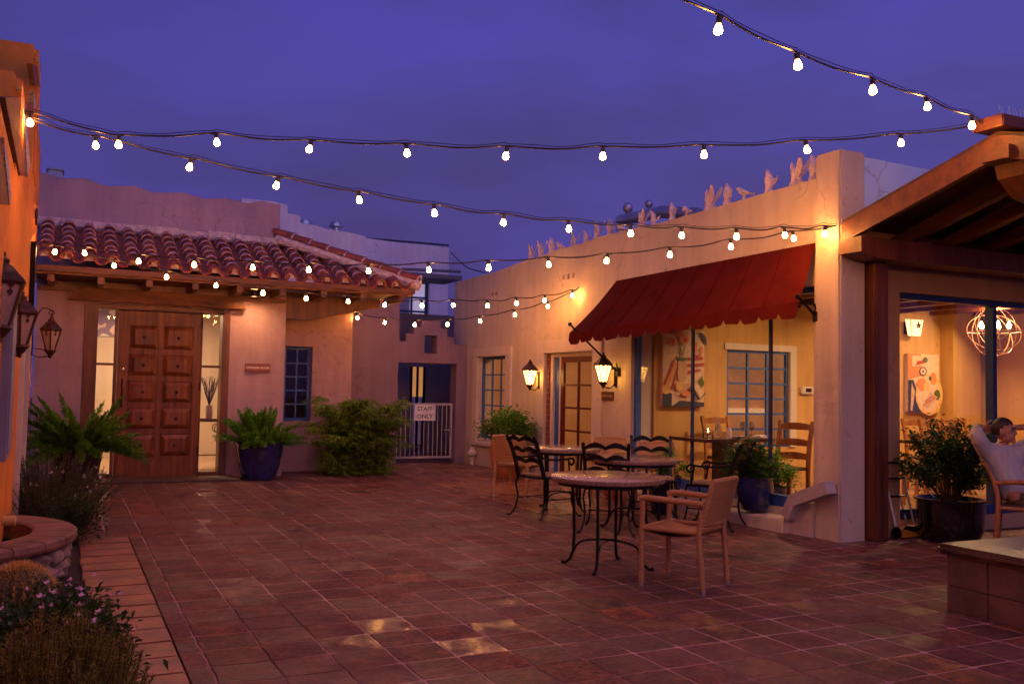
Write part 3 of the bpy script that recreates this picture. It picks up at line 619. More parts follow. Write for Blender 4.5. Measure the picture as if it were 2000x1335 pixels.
for i in range(len(allx)-1):
    for j in range(len(allz)-1):
        if not sol(i, j): continue
        a, b, c, d = allx[i], allx[i+1], allz[j], allz[j+1]; y0, y1 = GY, GY+.3
        m.quad((a, y0, c), (b, y0, c), (b, y0, d), (a, y0, d)); m.quad((a, y1, c), (a, y1, d), (b, y1, d), (b, y1, c))
        if not sol(i-1, j): m.quad((a, y0, c), (a, y0, d), (a, y1, d), (a, y1, c))
        if not sol(i+1, j): m.quad((b, y0, c), (b, y1, c), (b, y1, d), (b, y0, d))
        if not sol(i, j+1): m.quad((a, y0, d), (b, y0, d), (b, y1, d), (a, y1, d))
        if not sol(i, j-1): m.quad((a, y0, c), (a, y1, c), (b, y1, c), (b, y0, c))
m.build('wall', ST_G, b2)
gt = thing('metal_gate', 'pale painted steel bar gate in the opening of the stepped wall', 'gate', (6, GY, 0))
ga, gb = gx(776)+.02, gx(887)-.02; z0_, z1_ = gz(895), gz(787)
for x in (ga, gb): m = MB(); m.box((x-.02, GY+.08, z0_), (x+.02, GY+.12, z1_)); m.build('post', WHITE, gt)
m = MB(); m.box((ga+.02, GY+.085, z1_-.04), (gb-.02, GY+.115, z1_)); m.box((ga+.02, GY+.085, z0_), (gb-.02, GY+.115, z0_+.04)); m.build('frame', WHITE, gt)
for k in range(1, 12):
    x = ga+(gb-ga)*k/12; m = MB(); m.tube([(x, GY+.1, z0_+.04), (x, GY+.1, z1_-.04)], .009, 6); m.build('bar', WHITE, gt)
m = MB(); m.box((gb-.14, GY+.06, (z0_+z1_)/2), (gb-.02, GY+.079, (z0_+z1_)/2+.03)); m.build('latch', WHITE, gt)
a_, b_ = onY(809, 790, GY+.05), onY(850, 821, GY+.05)
sg = sign('gate_sign', 'white STAFF ONLY sign wired to the steel gate', (a_+b_)/2, X_, Z_, -Y_, b_.x-a_.x, a_.z-b_.z, [('STAFF', .07), ('ONLY', -.07)], mat('white_sign', (.72, .66, .68), .4), mat('black_lettering', (.02, .02, .02), .5), .115)
b3 = thing('service_passage', 'dark violet service passage with a narrow lit door behind the gate', 'building', (6, 18.6, 0))
m = MB(); dxa, dxb = onY(801, 720, 18.9).x, onY(832, 720, 18.9).x
wall(m, 'x', 18.9, .2, 4.4, 9.5, 0, 3.0, holes=[(dxa, dxb, 0, onY(815, 716, 18.9).z)], du=9); m.box((4.43, 16.51, 0), (4.6, 18.89, 3.0)); m.box((8.2, 16.95, 0), (8.4, 18.89, 2.7)); m.build('wall', ST_V, b3)
m = MB(); m.box((dxa, 18.92, 0), (dxa+.07, 18.99, 2.4)); m.box((dxb-.05, 18.92, 0), (dxb, 18.99, 2.4)); m.box(((dxa+dxb)/2-.02, 18.92, 0), ((dxa+dxb)/2+.03, 18.99, 2.4)); d_ = m.build('door', IRON, b3)
p = MB(); p.box((dxa+.07, 18.95, 1.2), (dxb-.05, 18.955, 2.3)); p.build('pane', mat('lit_curtained_pane', (.8, .4, .15), emit=.42, ecol=(1, .42, .12)), d_)
# far stepped building
BY = 19.5
b4 = thing('stepped_building', 'pale stepped-parapet building rising behind the tiled roof', 'building', (4.5, BY, 0))
def bx(px, py=450): return onY(px, py, BY).x
def bz(py, px=600): return onY(px, py, BY).z
m = MB(); tf = interp([(bx(530), bz(400)), (bx(560), bz(404)), (bx(560.5), bz(420)), (bx(586), bz(422)), (bx(586.5), bz(437)), (bx(615), bz(438)), (bx(640), bz(444)), (bx(680), bz(446)), (bx(714), bz(451))])
wall(m, 'x', BY, .4, bx(470), bx(714), 0, tf, du=.3, brk=[bx(q) for q in (560, 560.5, 586, 586.5, 615, 640, 680)])
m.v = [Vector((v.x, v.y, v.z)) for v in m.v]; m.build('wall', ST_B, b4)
m = MB(); m.box((bx(470), BY+.4, 3.6), (bx(714), BY+5, 3.7)); m.build('roof', mat('grey_roof', (.2, .2, .2), .9), b4)
BY2 = 21.5
def cx(px, py=450): return onY(px, py, BY2).x
def cz(py, px=800): return onY(px, py, BY2).z
b5 = thing('tall_building', 'far pale block with an upstairs window between the roofs', 'building', (8, BY2, 0))
tf2 = interp([(cx(700), cz(463, 713)), (cx(740), cz(468, 740)), (cx(780), cz(474, 780)), (cx(830), cz(478, 830)), (cx(880), cz(484, 878))])
wx0, wx1, wz0, wz1 = cx(779), cx(842), cz(640), cz(546)
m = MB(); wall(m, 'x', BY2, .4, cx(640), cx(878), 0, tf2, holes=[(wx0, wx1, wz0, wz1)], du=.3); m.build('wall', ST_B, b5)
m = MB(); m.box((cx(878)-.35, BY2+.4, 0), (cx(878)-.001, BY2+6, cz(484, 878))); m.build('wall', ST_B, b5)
wm = cx(812)
wn_ = casement('window', b5, 'x', BY2+.12, wx0+.002, wx1-.002, wz0+.002, wz1-.002, 2, 3, BLUE_D, .07, .05)
m = MB(); m.box((wm, BY2+.3, wz0), (wx1, BY2+.31, wz1)); m.build('blind', mat('lit_white_blind', (.7, .68, .75), .8, emit=.42, ecol=(.75, .62, .9)), wn_)
m = MB(); m.box((wx0, BY2+.3, wz0), (wm-.01, BY2+.31, wz1)); m.build('curtain', mat('grey_curtain', (.5, .45, .55), .8), wn_)
m = MB(); m.tube([(cx(712), BY2+.1, cz(466, 712)+.03), (cx(880), BY2+.1, cz(484, 878)+.08)], .022, 6); tag(m.build('roof_conduit', CABLE), 'thin dark conduit running along the far roof edge', 'conduit')
m = MB(); m.tube(arc((cx(866), BY2+.2, cz(486, 866)), .14, 0, math.pi, 12), .018); tag(m.build('bent_pipe', WHITE), 'small bent vent pipe at the end of the far roof', 'pipe')
def rvent(px, py, label):
    p = onY(px, py+7, BY+.8); o = thing('roof_vent', label, 'vent', tuple(p), 'roof vents behind the stepped parapet')
    m = MB(); m.lathe([(.09, -.45), (.09, .02)], tuple(p), 14); m.build('stack', CHROME, o)
    m = MB(); m.lathe([(.10, .0), (.17, .02), (.17, .05), (.13, .12), (.02, .15)], tuple(p), 14); m.build('cap', CHROME, o)
rvent(657, 438, 'round capped metal vent, the right one behind the stepped roof'); rvent(597, 434, 'bright metal vent beside the roof step, the left one behind the stepped roof')
m = MB(); p0 = onY(92, 352, 16.2); p1 = onY(123, 333, 16.2); m.bbox((p0.x, 16.2, p0.z-.4), (p1.x, 16.6, p1.z), .02); m.box((p0.x-.02, 16.18, p1.z), (p1.x+.02, 16.62, p1.z+.03)); tag(m.build('cooler_box', mat('grey_blue_metal', (.42, .45, .55), .5)), 'small pale metal rooftop box above the rose parapet', 'cooler')
m = MB(); q0 = onY(820, 541, 18.0); q1 = onY(905, 553, 18.0); m.box((q0.x-.6, 17.6, q0.z-.05), (7.4, 18.6, q0.z+.04)); m.tube([(q0.x-.5, 17.7, q0.z+.1), (7.4, 17.7, q0.z+.14)], .03)
cp = tag(m.build('flat_canopy', mat('grey_metal', (.14, .13, .16), .5)), 'thin grey flat canopy bridging the gap between the roofs', 'canopy')

m = MB(); m.tube(bez([onY(880, 492, BY2), (onY(880, 492, BY2)+onX(948, 533, 7.4))/2-Vector((0, 0, .12)), onX(948, 533, 7.4)], 6), .014, 5); tag(m.build('power_cable', CABLE), 'single dark cable sagging from the far block to the long stucco wall', 'cable')
# ================================================================== DINING BUILDING (right)
WX = 6.95
b6 = thing('dining_building', 'long cream stucco building with a curved parapet, lit windows and a dining room', 'building', (WX+2, 11, 0))
prof = [(890, 552), (925, 542), (960, 533), (985, 525), (1010, 514), (1032, 507), (1065, 497), (1087, 487), (1110, 482), (1137, 475), (1160, 466), (1180, 460), (1215, 452), (1240, 446), (1262, 441), (1300, 432), (1347, 419), (1400, 404), (1450, 390), (1500, 375), (1550, 361), (1592, 349)]
ptop = interp([(onX(a, b, WX).y, onX(a, b, WX).z) for a, b in prof])
Wa, Wb = onX(936, 697, WX), onX(988, 862, WX); Da, Db = onX(1066, 690, WX), onX(1160, 690, WX); Ga, Gb = onX(1233, 700, WX), 7.16
GZT = 2.55
m = MB(); wall(m, 'y', WX, .34, 7.04, 16.9, 0, ptop, holes=[(Wb.y, Wa.y, Wb.z, Wa.z), (Db.y, Da.y, 0, Da.z), (Gb, Ga.y, .22, GZT)]+[(onX(a+4, 540, WX).y, onX(a, 540, WX).y, onX(a, c, WX).z, onX(a, b, WX).z) for a, b, c in ((1099, 537, 546), (1108, 535, 545), (1118, 533, 543), (954, 571, 579), (961, 570, 578), (968, 569, 577))], du=.2)
m.build('wall', ST_R, b6)
m = MB(); m.box((WX+.341, 10.56, .0), (WX+.36, 16.8, 0)); 
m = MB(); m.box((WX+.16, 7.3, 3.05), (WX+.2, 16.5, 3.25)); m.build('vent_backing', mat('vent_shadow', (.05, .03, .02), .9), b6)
PX0 = 6.85; PY0, PY1 = 6.71, 7.05
ptz = 3.87
m = MB(); m.bbox((PX0, PY0, -.02), (7.20, PY1, ptz), .018); pil = m.build('pillar', ST_P, b6)
m = MB(); wall(m, 'x', 6.805, .22, 7.20, 14.2, 3.13, interp([(7.2, 3.86), (8.4, 3.84), (8.7, 3.80), (14, 3.78)])); m.build('upper_wall', stucco('sky_tinted_stucco', (.66, .78, .90), .008, .1), b6)  # violet sky light on the upper wall is put into its colour
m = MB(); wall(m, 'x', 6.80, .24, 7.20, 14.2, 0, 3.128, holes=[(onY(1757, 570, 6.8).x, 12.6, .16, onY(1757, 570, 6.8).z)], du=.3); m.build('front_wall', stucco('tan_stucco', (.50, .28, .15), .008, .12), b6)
m = MB(); m.box((WX+.34, 7.05, 3.12), (14.2, 16.8, 3.22)); m.box((14.0, 7.05, 0), (14.2, 16.8, 3.1)); m.box((WX+.35, 16.6, 0), (14.2, 16.9, 3.1)); m.build('unseen_roof_slab', mat('roof_felt', (.2, .18, .17), .9), b6)  # unseen flat roof put over the rooms to block light
# raised plaster bands round the openings
def band(pts_in, wd, d, name='trim'):
    m = MB(); (ya, yb, z0, z1) = pts_in
    m.bbox((WX-d, ya-wd, z0), (WX+.002, ya, z1), .006); m.bbox((WX-d, yb, z0), (WX+.002, yb+wd, z1), .006); m.bbox((WX-d, ya-wd, z1+.001), (WX+.002, yb+wd, z1+wd*.8), .006); return m
m = band((Wb.y, Wa.y, Wb.z-.06, Wa.z), .20, .045); m.bbox((WX-.07, Wb.y-.22, Wb.z-.13), (WX+.3, Wa.y+.22, Wb.z-.061), .01); m.build('window_surround', ST_W, b6)
m = band((Db.y, Da.y, 0, Da.z), .26, .035); m.build('door_surround', ST_W, b6)
casement('window', b6, 'y', WX+.07, Wb.y+.002, Wa.y-.002, Wb.z+.002, Wa.z-.002, 3, 5, BLUE)
m = MB()
for k in range(12):
    y = Wb.y+.5+.028*k; m.tube([(WX+.40+.012*(k % 2), y, Wb.z-.1), (WX+.40+.012*(k % 2), y, Wa.z+.05)], .02, 6)
m.build('curtain', mat('orange_curtain', (.45, .14, .04), .8), b6)
# entry: tiled jamb, white post, blue side leaf, oxblood glazed door
m = MB(); 
for k in range(22): m.bbox((WX+.02, Da.y-.075, .05+k*.088), (WX+.10, Da.y-.002, .05+k*.088+.082), .006)
m.build('tile_jamb', mat('brick_tile', (.33, .08, .03), .5, var=.3, vscale=25), b6)
m = MB(); m.box((WX+.05, Da.y-.16, 0), (WX+.16, Da.y-.08, Da.z-.002)); m.box((WX+.05, Da.y-.415, 0), (WX+.14, Da.y-.37, Da.z-.06)); m.box((WX+.05, Db.y+.002, Da.z-.06), (WX+.18, Da.y-.161, Da.z-.002)); m.build('door_frame', ST_W, b6)
m = MB(); m.box((WX+.09, Da.y-.365, 0), (WX+.13, Da.y-.165, Da.z-.065)); sdl = m.build('side_leaf', BLUE, b6)
casement('glazed_door', b6, 'y', WX+.05, Db.y+.02, Da.y-.42, .02, Da.z-.065, 2, 5, RED_D, .085, .03)
# picture window frame
m = MB(); m.box((WX+.05, Gb+.001, .22), (WX+.13, Ga.y-.001, .34)); m.box((WX+.05, Ga.y-.06, .34), (WX+.13, Ga.y-.001, GZT-.06)); m.box((WX+.05, Gb+.001, GZT-.06), (WX+.13, Ga.y-.001, GZT-.001))
pw = m.build('picture_window', BLUE, b6)
for px in (1348, 1500):
    y = onX(px, 800, WX+.05).y; m = MB(); m.box((WX+.07, y-.018, .34), (WX+.10, y+.018, GZT-.061)); m.build('mullion', BLUE_D, pw)
m = MB(); m.box((WX+.08, Gb+.03, .3), (WX+.088, Ga.y-.03, GZT-.03)); m.build('pane', PANE, pw)
# low plaster curb under the picture window
m = MB(); cy_ = [(7.045, 6.80), (7.35, 6.80), (7.36, 6.72), (8.2, 6.70), (9.2, 6.74), (10.3, 6.78), (10.75, 6.80)]
tops = [.33, .33, .15, .13, .12, .12, .11]
vs = []; 
for (y, x), tz_ in zip(cy_, tops): vs += [(x, y, -.02), (x+.012, y, tz_-.02), (x+.03, y, tz_), (WX-.001, y, tz_+.005), (WX-.001, y, -.02)]
fs = []
for k in range(len(cy_)-1):
    for j in range(4): a = k*5+j; fs.append((a, a+1, a+6, a+5))
fs += [(0, 1, 2, 3, 4), tuple(range((len(cy_)-1)*5, len(cy_)*5))[::-1]]
m.add(vs, fs); m.build('curb', ST_P, b6)
m = MB(); sp = [onX(1600, 958, 6.77), onX(1554, 976, 6.77), onX(1540, 1008, 6.77)]; m.tube([sp[0]+Vector((0, -.15, .05)), sp[1], sp[2]], .062, 4, sq=True); m.build('downspout', WHITE, b6)
m = MB(); dsp = onX(924, 872, WX-.05); m.lathe([(.02, .42), (.05, .40), (.055, .36), (.11, .32), (.11, .28), (.06, .25), (.04, .12), (.05, .08), (.03, .02), (.001, 0)], (WX-.06, dsp.y, dsp.z-.42), 12); m.build('plaster_corbel', ST_W, b6)
# ------------------------------------------------------------------ rooms behind
RY = 10.50
b7 = thing('dining_room', 'ochre plaster walls and beamed ceiling of the dining room seen through the glass', 'room', (10, 9, 0))
iw0, iw1 = onY(1420, 682, RY), onY(1541, 872, RY)
m = MB(); wall(m, 'x', RY, .12, WX+.35, 13.9, 0, 3.1, holes=[(iw0.x, iw1.x, iw1.z, iw0.z)], du=9); m.box((13.8, 7.06, 0), (13.98, 10.49, 3.1)); m.box((7.21, 7.045, 0), (7.70, 7.06, 3.1)); m.box((onY(1862, 700, RY-.25).x, RY-.25, .1), (onY(1915, 700, RY-.25).x, RY-.001, 3.1)); m.build('wall', ST_Y, b7)
m = MB(); m.box((WX+.34, 7.05, -.01), (13.99, RY, .10)); m.build('room_floor', mat('sandy_floor_tiles', (.42, .22, .10), .35, bump=.003, bscale=8, var=.2), b7)
m = MB(); m.box((WX+.34, 7.05, 2.9), (13.99, RY, 2.95)); m.build('ceiling', WD_Y, b7)
for k in range(9):
    x = 7.7+k*.72; m = MB(); m.bbox((x-.06, 7.06, 2.74), (x+.06, RY-.002, 2.899), .01); m.build('ceiling_beam', WD_R, b7)
casement('interior_window', b7, 'x', RY+.02, iw0.x+.002, iw1.x-.002, iw1.z+.002, iw0.z-.002, 3, 6, BLUE, .04, .03, glass('frosted_glass', (.8, .7, .6), rough=.3))
m = MB(); m.box((8.43, RY+.70, .0), (10.39, RY+.72, 3.0)); m.build('kitchen_wall', mat('glowing_kitchen_wall', (.55, .30, .16), .7, var=.3, vscale=2.5, emit=.34, ecol=(1, .5, .25)), b7)  # wall glows by itself in place of kitchen light
m = MB(); m.box((iw0.x-.05, RY+.60, 1.10), (iw1.x+.1, RY+.69, 1.19)); tag(m.build('glowing_counter', mat('glowing_worktop', (.9, .8, .7), emit=.9, ecol=(1, .68, .42))), 'self-glowing worktop strip seen through the gridded interior window', 'counter')  # bright streak of light made by giving the worktop its own glow
m = MB(); m.box((iw0.x-.06, RY-.03, iw0.z), (iw1.x+.12, RY-.001, iw0.z+.09)); m.box((iw1.x, RY-.03, iw1.z), (iw1.x+.12, RY-.001, iw0.z-.001)); m.build('window_surround', ST_W, b7)
# left-hand room behind the glazed door and casement
b8 = thing('side_room', 'warm plastered room seen through the glazed oxblood door', 'room', (9, 13.5, 0))
m = MB(); m.box((WX+.35, 10.63, 0), (8.36, 10.7, 3.1)); m.box((8.36, 10.63, 0), (8.42, 11.3, 3.1)); m.box((8.42, 11.24, 0), (10.4, 11.3, 3.1)); m.box((10.4, 10.63, 0), (10.5, 16.5, 3.1)); m.box((WX+.35, 16.4, 0), (10.4, 16.5, 3.1)); m.build('wall', mat('peach_plaster', (.62, .36, .20), .8, var=.06), b8)
m = MB(); m.box((WX+.34, 10.71, -.01), (10.39, 16.39, .05)); m.box((WX+.34, 10.71, 2.9), (10.39, 16.39, 2.95)); m.build('room_floor', mat('brown_floor', (.3, .15, .07), .4), b8)
# unseen lamps added to light the rooms: shallow ceiling discs
def added_ceil_lamp(x, y, z, e, r=.09, col=(1, .62, .30)):
    o = thing('added_ceiling_lamp', 'unseen round flush lamp added on the ceiling to light the room', 'light', (x, y, z), 'unseen ceiling lamps added to light the rooms')
    m = MB(); m.lathe([(r+.02, .0), (r+.02, -.03), (r, -.035)], (x, y, z), 16, caps=False); m.build('rim', CHROME, o)
    m = MB(); m.lathe([(.001, -.034), (r-.002, -.033)], (x, y, z), 12); m.build('lens', mat('added_lamp_lens_%d' % int(e), (1, .8, .5), emit=e, ecol=col), o)
for (x, y) in ((8.6, 8.6), (10.9, 8.4), (12.6, 9.3)): added_ceil_lamp(x, y, 2.895, 880)
added_ceil_lamp(9.2, 12.2, 2.89, 620); added_ceil_lamp(8.6, 14.8, 2.89, 420)
added_ceil_lamp(1.3, 16.8, 2.715, 700, .12, (1, .66, .36))
# ------------------------------------------------------------------ awning
aw = thing('awning', 'long red canvas awning with a scalloped valance over the picture window', 'awning', (6.5, 9, 2.6))
AT = [onX(1205, 548, WX-.012), onX(1592, 474, WX-.012)]; AF = [onY(1112, 650, 10.93), onY(1556, 590, 7.16)]
AT[0].y = 10.93; AT[1].y = 7.13; AF[1].y = 7.13
th = Vector((0, 0, -.006)); m = MB(); nx, ny = 24, 8; vs = []
for i in range(nx+1):
    for j in range(ny+1):
        a = AT[0].lerp(AT[1], i/nx); b = AF[0].lerp(AF[1], i/nx); p = a.lerp(b, j/ny); p.z -= .035*math.sin(math.pi*j/ny)*(.6+.4*math.cos(i*2.1)); vs.append(p)
fs = [(i*(ny+1)+j, i*(ny+1)+j+1, (i+1)*(ny+1)+j+1, (i+1)*(ny+1)+j) for i in range(nx) for j in range(ny)]
m.add(vs, fs, True); m.add([v+th for v in vs], [f[::-1] for f in fs], True); m.build('canvas', AWN, aw)
m = MB(); ns = 15*12; vs = []
for i in range(ns+1):
    t = i/ns; p = AF[0].lerp(AF[1], t); ph = (t*15) % 1.0; notch = max(0, math.cos(2*math.pi*ph))**6
    h = .155+.012*math.sin(t*40)-.055*notch; wv = .008*math.sin(t*55)
    vs += [p+Vector((wv-.0, 0, 0)), p+Vector((wv-.012, 0, -h))]
fs = [(2*i, 2*i+1, 2*i+3, 2*i+2) for i in range(ns)]
m.add(vs, fs, True); m.add([v+Vector((.004, 0, 0)) for v in vs], fs, True); m.build('valance', AWN, aw)
for k in range(1, 8):
    t_ = k/8; m = MB(); m.tube([AT[0].lerp(AT[1], t_).lerp(AF[0].lerp(AF[1], t_), j/8)+Vector((-.002, 0, .004-.035*math.sin(math.pi*j/8)*(.6+.4*math.cos(t_*24*2.1)))) for j in range(9)], .0035, 5)
    m.build('seam', mat('awning_seam', (.10, .004, .003), .9, spec=.05), aw)
m = MB()
for e, (a, b) in enumerate(((AT[0], AF[0]), (AT[1], AF[1]))):
    m.tube([b+Vector((.01, .02 if e else -.02, -.01)), Vector((WX, b.y+(.02 if e else -.02), b.z-.01))], .012, 6)
m.tube([AF[0]+Vector((.03, -.01, -.045)), AF[1]+Vector((.03, .01, -.045))], .014, 6); m.build('frame', IRON, aw)
for (w0, f0) in ((onX(1206, 726, WX-.03), onY(1113, 633, 10.80)), (onX(1594, 618, 6.86), onY(1558, 578, 7.05))):
    m = MB(); m.tube([w0, f0], .014, 7); m.ball(f0, .028); m.bbox(w0-Vector((.02, .04, .06)), w0+Vector((.028, .04, .06)), .01); m.tube([w0+Vector((0, 0, .05)), w0+Vector((-.02, 0, .12))], .01, 6); m.build('support_rod', IRON, aw)
# ------------------------------------------------------------------ porch at the right
b9 = thing('timber_porch', 'dark timber porch roof on a wooden post at the right edge', 'porch', (8, 6, 0))
r0, r1 = onX(1646, 464, 6.87), onX(1946, 286, 6.87)
ra, rb = Vector((6.87, 6.88, r0.z)), Vector((6.87, r1.y, r1.z))
def rafter(x, wd, hh, mt, z=0):
    m = MB(); dz = Vector((0, 0, hh/2)); a = Vector((x, ra.y-.02, ra.z+z)); b = Vector((x, rb.y+.0, rb.z+z)); c_ = Vector((x, rb.y-1.9, ra.z+z+.02))
    poly = [a-dz, b-dz*1.0, c_-dz, c_+dz, b+dz, a+dz]
    m.add([p for p in poly]+[p+Vector((wd, 0, 0)) for p in poly], [(0, 1, 4, 5), (1, 2, 3, 4), (6, 11, 10, 7), (7, 10, 9, 8)]+[(i, (i+1) % 6, 6+(i+1) % 6, 6+i) for i in range(6)][::1]); m.build('rafter', mt, b9)
rafter(6.87, .06, .19, WD_H)
for k in range(9): rafter(7.62+k*.62, .10, .13, WD_Y, -.02)
m = MB()
for s_ in (0, 1):
    a = Vector((7.0, ra.y-.0, ra.z+.09)); b = Vector((7.0, rb.y, rb.z+.09)); c_ = Vector((7.0, rb.y-1.95, ra.z+.11))
for (a, b) in ((Vector((6.89, ra.y, ra.z+.10)), Vector((6.89, rb.y, rb.z+.10))), (Vector((6.89, rb.y, rb.z+.10)), Vector((6.89, rb.y-1.95, ra.z+.12)))):
    u = Vector((6.0, 0, 0)); t_ = Vector((0, 0, .03)); m.add([a, b, b+u, a+u, a+t_, b+t_, b+u+t_, a+u+t_], [(0, 3, 2, 1), (4, 5, 6, 7), (0, 1, 5, 4), (3, 7, 6, 2), (0, 4, 7, 3), (1, 2, 6, 5)])
m.build('roof_boards', mat('dark_roof_boards', (.07, .025, .012), .7, bump=.004, bscale=12, var=.3, wave=(.12, 1, 1)), b9)
tb0 = onY(1645, 487, 6.62)
m = MB(); m.prism([(6.83, ra.z-.02), (6.83, ra.z-.17), (7.05, 2.76), (13, 2.76), (13, ra.z-.02)], 6.42, 6.70, lambda a, b, t: (a, t, b)); m.build('wall_plate_beam', WD_R, b9)
m = MB(); m.bbox((6.76, rb.y-.14, rb.z+.11+.02), (13, rb.y+.14, rb.z+.23), .008); m.build('ridge_beam', WD_H, b9)
m = MB(); m.prism([(6.80, 3.58), (6.80, 3.47), (6.98, 3.47), (7.02, 3.36), (7.2, 3.22), (7.5, 3.16), (13, 3.16), (13, 3.58)], rb.y-.16, rb.y+.10, lambda a, b, t: (a, t, b+rb.z-3.60)); m.build('corbelled_beam', WD_H, b9)
m = MB(); m.bbox((7.212, 6.60, 0), (7.40, 6.79, 2.755), .012); m.build('post', WD_R, b9)
m = MB(); m.bbox((12.6, 3.4, 0), (12.85, 3.65, 3.1), .012); m.build('post', WD_R, b9)
m = MB()
for k in range(34):
    x = 6.95+k*.03; a = random.uniform(-.35, .35); b = random.uniform(-.5, .5); m.tube([(x, rb.y, rb.z+.235), (x+.05*a, rb.y+.12*b, rb.z+.235+.13)], .0016, 4)
tag(m.build('bird_spikes', CHROME), 'row of thin metal bird spikes on the porch ridge', 'bird spikes')
m = MB(); fr = onY(1757, 570, 6.8); X1 = 12.6
m.box((fr.x+.002, 6.84, fr.z-.06), (X1-.002, 6.92, fr.z-.002)); m.box((fr.x+.002, 6.84, .162), (X1-.002, 6.92, .26)); m.box((fr.x+.002, 6.84, .26), (fr.x+.03, 6.92, fr.z-.06))
fw_ = m.build('picture_window', BLUE_D, b6)
xm = onY(1942, 700, 6.84).x; m = MB(); m.box((xm-.03, 6.83, .261), (xm+.03, 6.93, fr.z-.061)); m.box((xm+1.6, 6.83, .261), (xm+1.66, 6.93, fr.z-.061)); m.build('mullion', BLUE_D, fw_)
m = MB(); m.box((fr.x+.02, 6.875, .2), (X1-.02, 6.882, fr.z-.03)); m.build('pane', PANE, fw_)
# ================================================================== STRING LIGHTS
def bulb_glass(name, st, ecol, rim):
    """frosted glow: hottest where one looks straight into the bulb, amber towards its silhouette"""
    m = mat(name, (.9, .7, .5), .4); t = m.node_tree; b = t.nodes['Principled BSDF']
    lw = t.nodes.new('ShaderNodeLayerWeight'); lw.inputs[0].default_value = .5
    r = t.nodes.new('ShaderNodeMapRange'); r.inputs[1].default_value = .25; r.inputs[2].default_value = .92; r.inputs[3].default_value = st; r.inputs[4].default_value = rim
    t.links.new(lw.outputs['Facing'], r.inputs[0]); t.links.new(r.outputs[0], b.inputs['Emission Strength']); b.inputs['Emission Color'].default_value = (*ecol, 1); return m
BG = bulb_glass('lit_bulb_glass', BULB, (1, .385, .085), .9)
def bulb_mesh():
    m = MB(); m.lathe([(.012, -.036), (.014, -.044), (.021, -.058), (.0265, -.074), (.0275, -.084), (.024, -.096), (.014, -.104), (.001, -.107)], (0, 0, 0), 12); return m
def socket_mesh():
    m = MB(); m.lathe([(.012, .012), (.016, .006), (.019, -.004), (.018, -.024), (.021, -.028), (.019, -.040), (.014, -.042)], (0, 0, 0), 10); m.bbox((-.045, -.008, .002), (.045, .008, .014), .003); return m
_bm = bulb_mesh(); _sm = socket_mesh(); SOCK = mat('black_socket', (.03, .02, .016), .45)
_tb = _bm.build('bulb', BG); _ts = _sm.build('bulb_socket', SOCK)
BMESH, SMESH = _tb.data, _ts.data; bpy.data.objects.remove(_tb); bpy.data.objects.remove(_ts)
def string(label, A, B, pix, wire=False, extra=()):
    """lamps of one string hang in the upright plane through its two anchors"""
    t = thing('string_light', label, 'string lights', tuple(A), 'strings of bulbs slung over the courtyard')
    A, B = Vector(A), Vector(B); P = [onV(px, py, A, B) for px, py in pix]+[Vector(e) for e in extra]
    d = (B-A); d.z = 0; dn = d.normalized(); P.sort(key=lambda p: (p-A).dot(dn)); ang = math.atan2(dn.y, dn.x)
    path = [A]
    for k, p in enumerate(P):
        top = p+Vector((0, 0, .082)); q = path[-1]
        mid = (q+top)/2; mid.z -= .012+.012*random.random(); path += [mid, top-dn*.04, top+dn*.04]
        s_ = bpy.data.objects.new('bulb_socket', SMESH); C.objects.link(s_); s_.parent = t; s_.location = top-Vector((0, 0, .010))-A
        s_.rotation_euler = (random.uniform(-.2, .2), random.uniform(-.2, .2), ang); s_.scale = (random.uniform(.90, .98),)*3
        b = bpy.data.objects.new('bulb', BMESH); C.objects.link(b); b.parent = s_
    path += [(path[-1]+B)/2-Vector((0, 0, .01)), B]
    m = MB(); cp_ = bez(path, 5); m.tube(cp_, .0075, 6)
    if wire:
        n = len(cp_); m.tube([A+Vector((0, 0, .03)), A.lerp(B, .33)+Vector((0, 0, .0-.02)), B+Vector((0, 0, .02))] if False else [p+Vector((0, 0, .022+.004*math.sin(i*.9))) for i, p in enumerate(cp_)], .003, 4)
    m.build('cable', CABLE, t); return t
aL = onX(50, 226, -.33); PK = Vector((7.0, 5.12, onX(1965, 246, 7.0).z)); aP = onX(1642, 437, 6.9); aF = onX(70, 472, -.34); aW = onX(1131, 560, WX-.01); aC = onY(694, 612, 15.28)
aL = Vector((-.30, 8.1, onV(52, 226, (-.30, 8.1), (7, 5.12)).z))
string('string of bulbs strung highest across the whole courtyard to the porch ridge', aL, PK, [(56, 240), (231, 283), (421, 280), (607, 293), (793, 300), (990, 305), (1178, 305), (1375, 302), (1573, 293), (1759, 280), (1958, 252)], True)
string('string of bulbs falling from the orange wall to the low corner of the porch', aL+Vector((.02, .05, -.02)), aP, [(186, 285), (373, 328), (543, 363), (699, 392), (847, 417), (983, 435), (1110, 448), (1231, 456), (1331, 460), (1438, 462), (1532, 460), (1612, 457)], True)
eN = atD(1300, -20, 4.7); eD = (eN-PK).normalized(); aN = PK+(eN-PK)*1.9; aN.z = 3.75
string('string of bulbs nearest overhead, climbing from the porch ridge out of the view', PK+Vector((0, .02, .01)), aN, [(1898, 245), (1809, 211), (1704, 176), (1556, 128), (1405, 58)], True, [PK+(eN-PK)*f+Vector((0, 0, -.05)) for f in (1.28, 1.55, 1.8)])
string('string of bulbs crossing in front of the roof tiles and the long stucco wall', aF, aP+Vector((0, .03, -.01)), [(163, 495), (270, 510), (379, 517), (492, 523), (602, 527), (718, 530), (836, 527), (953, 523), (1070, 517), (1187, 510), (1308, 498), (1427, 483), (1548, 467)])
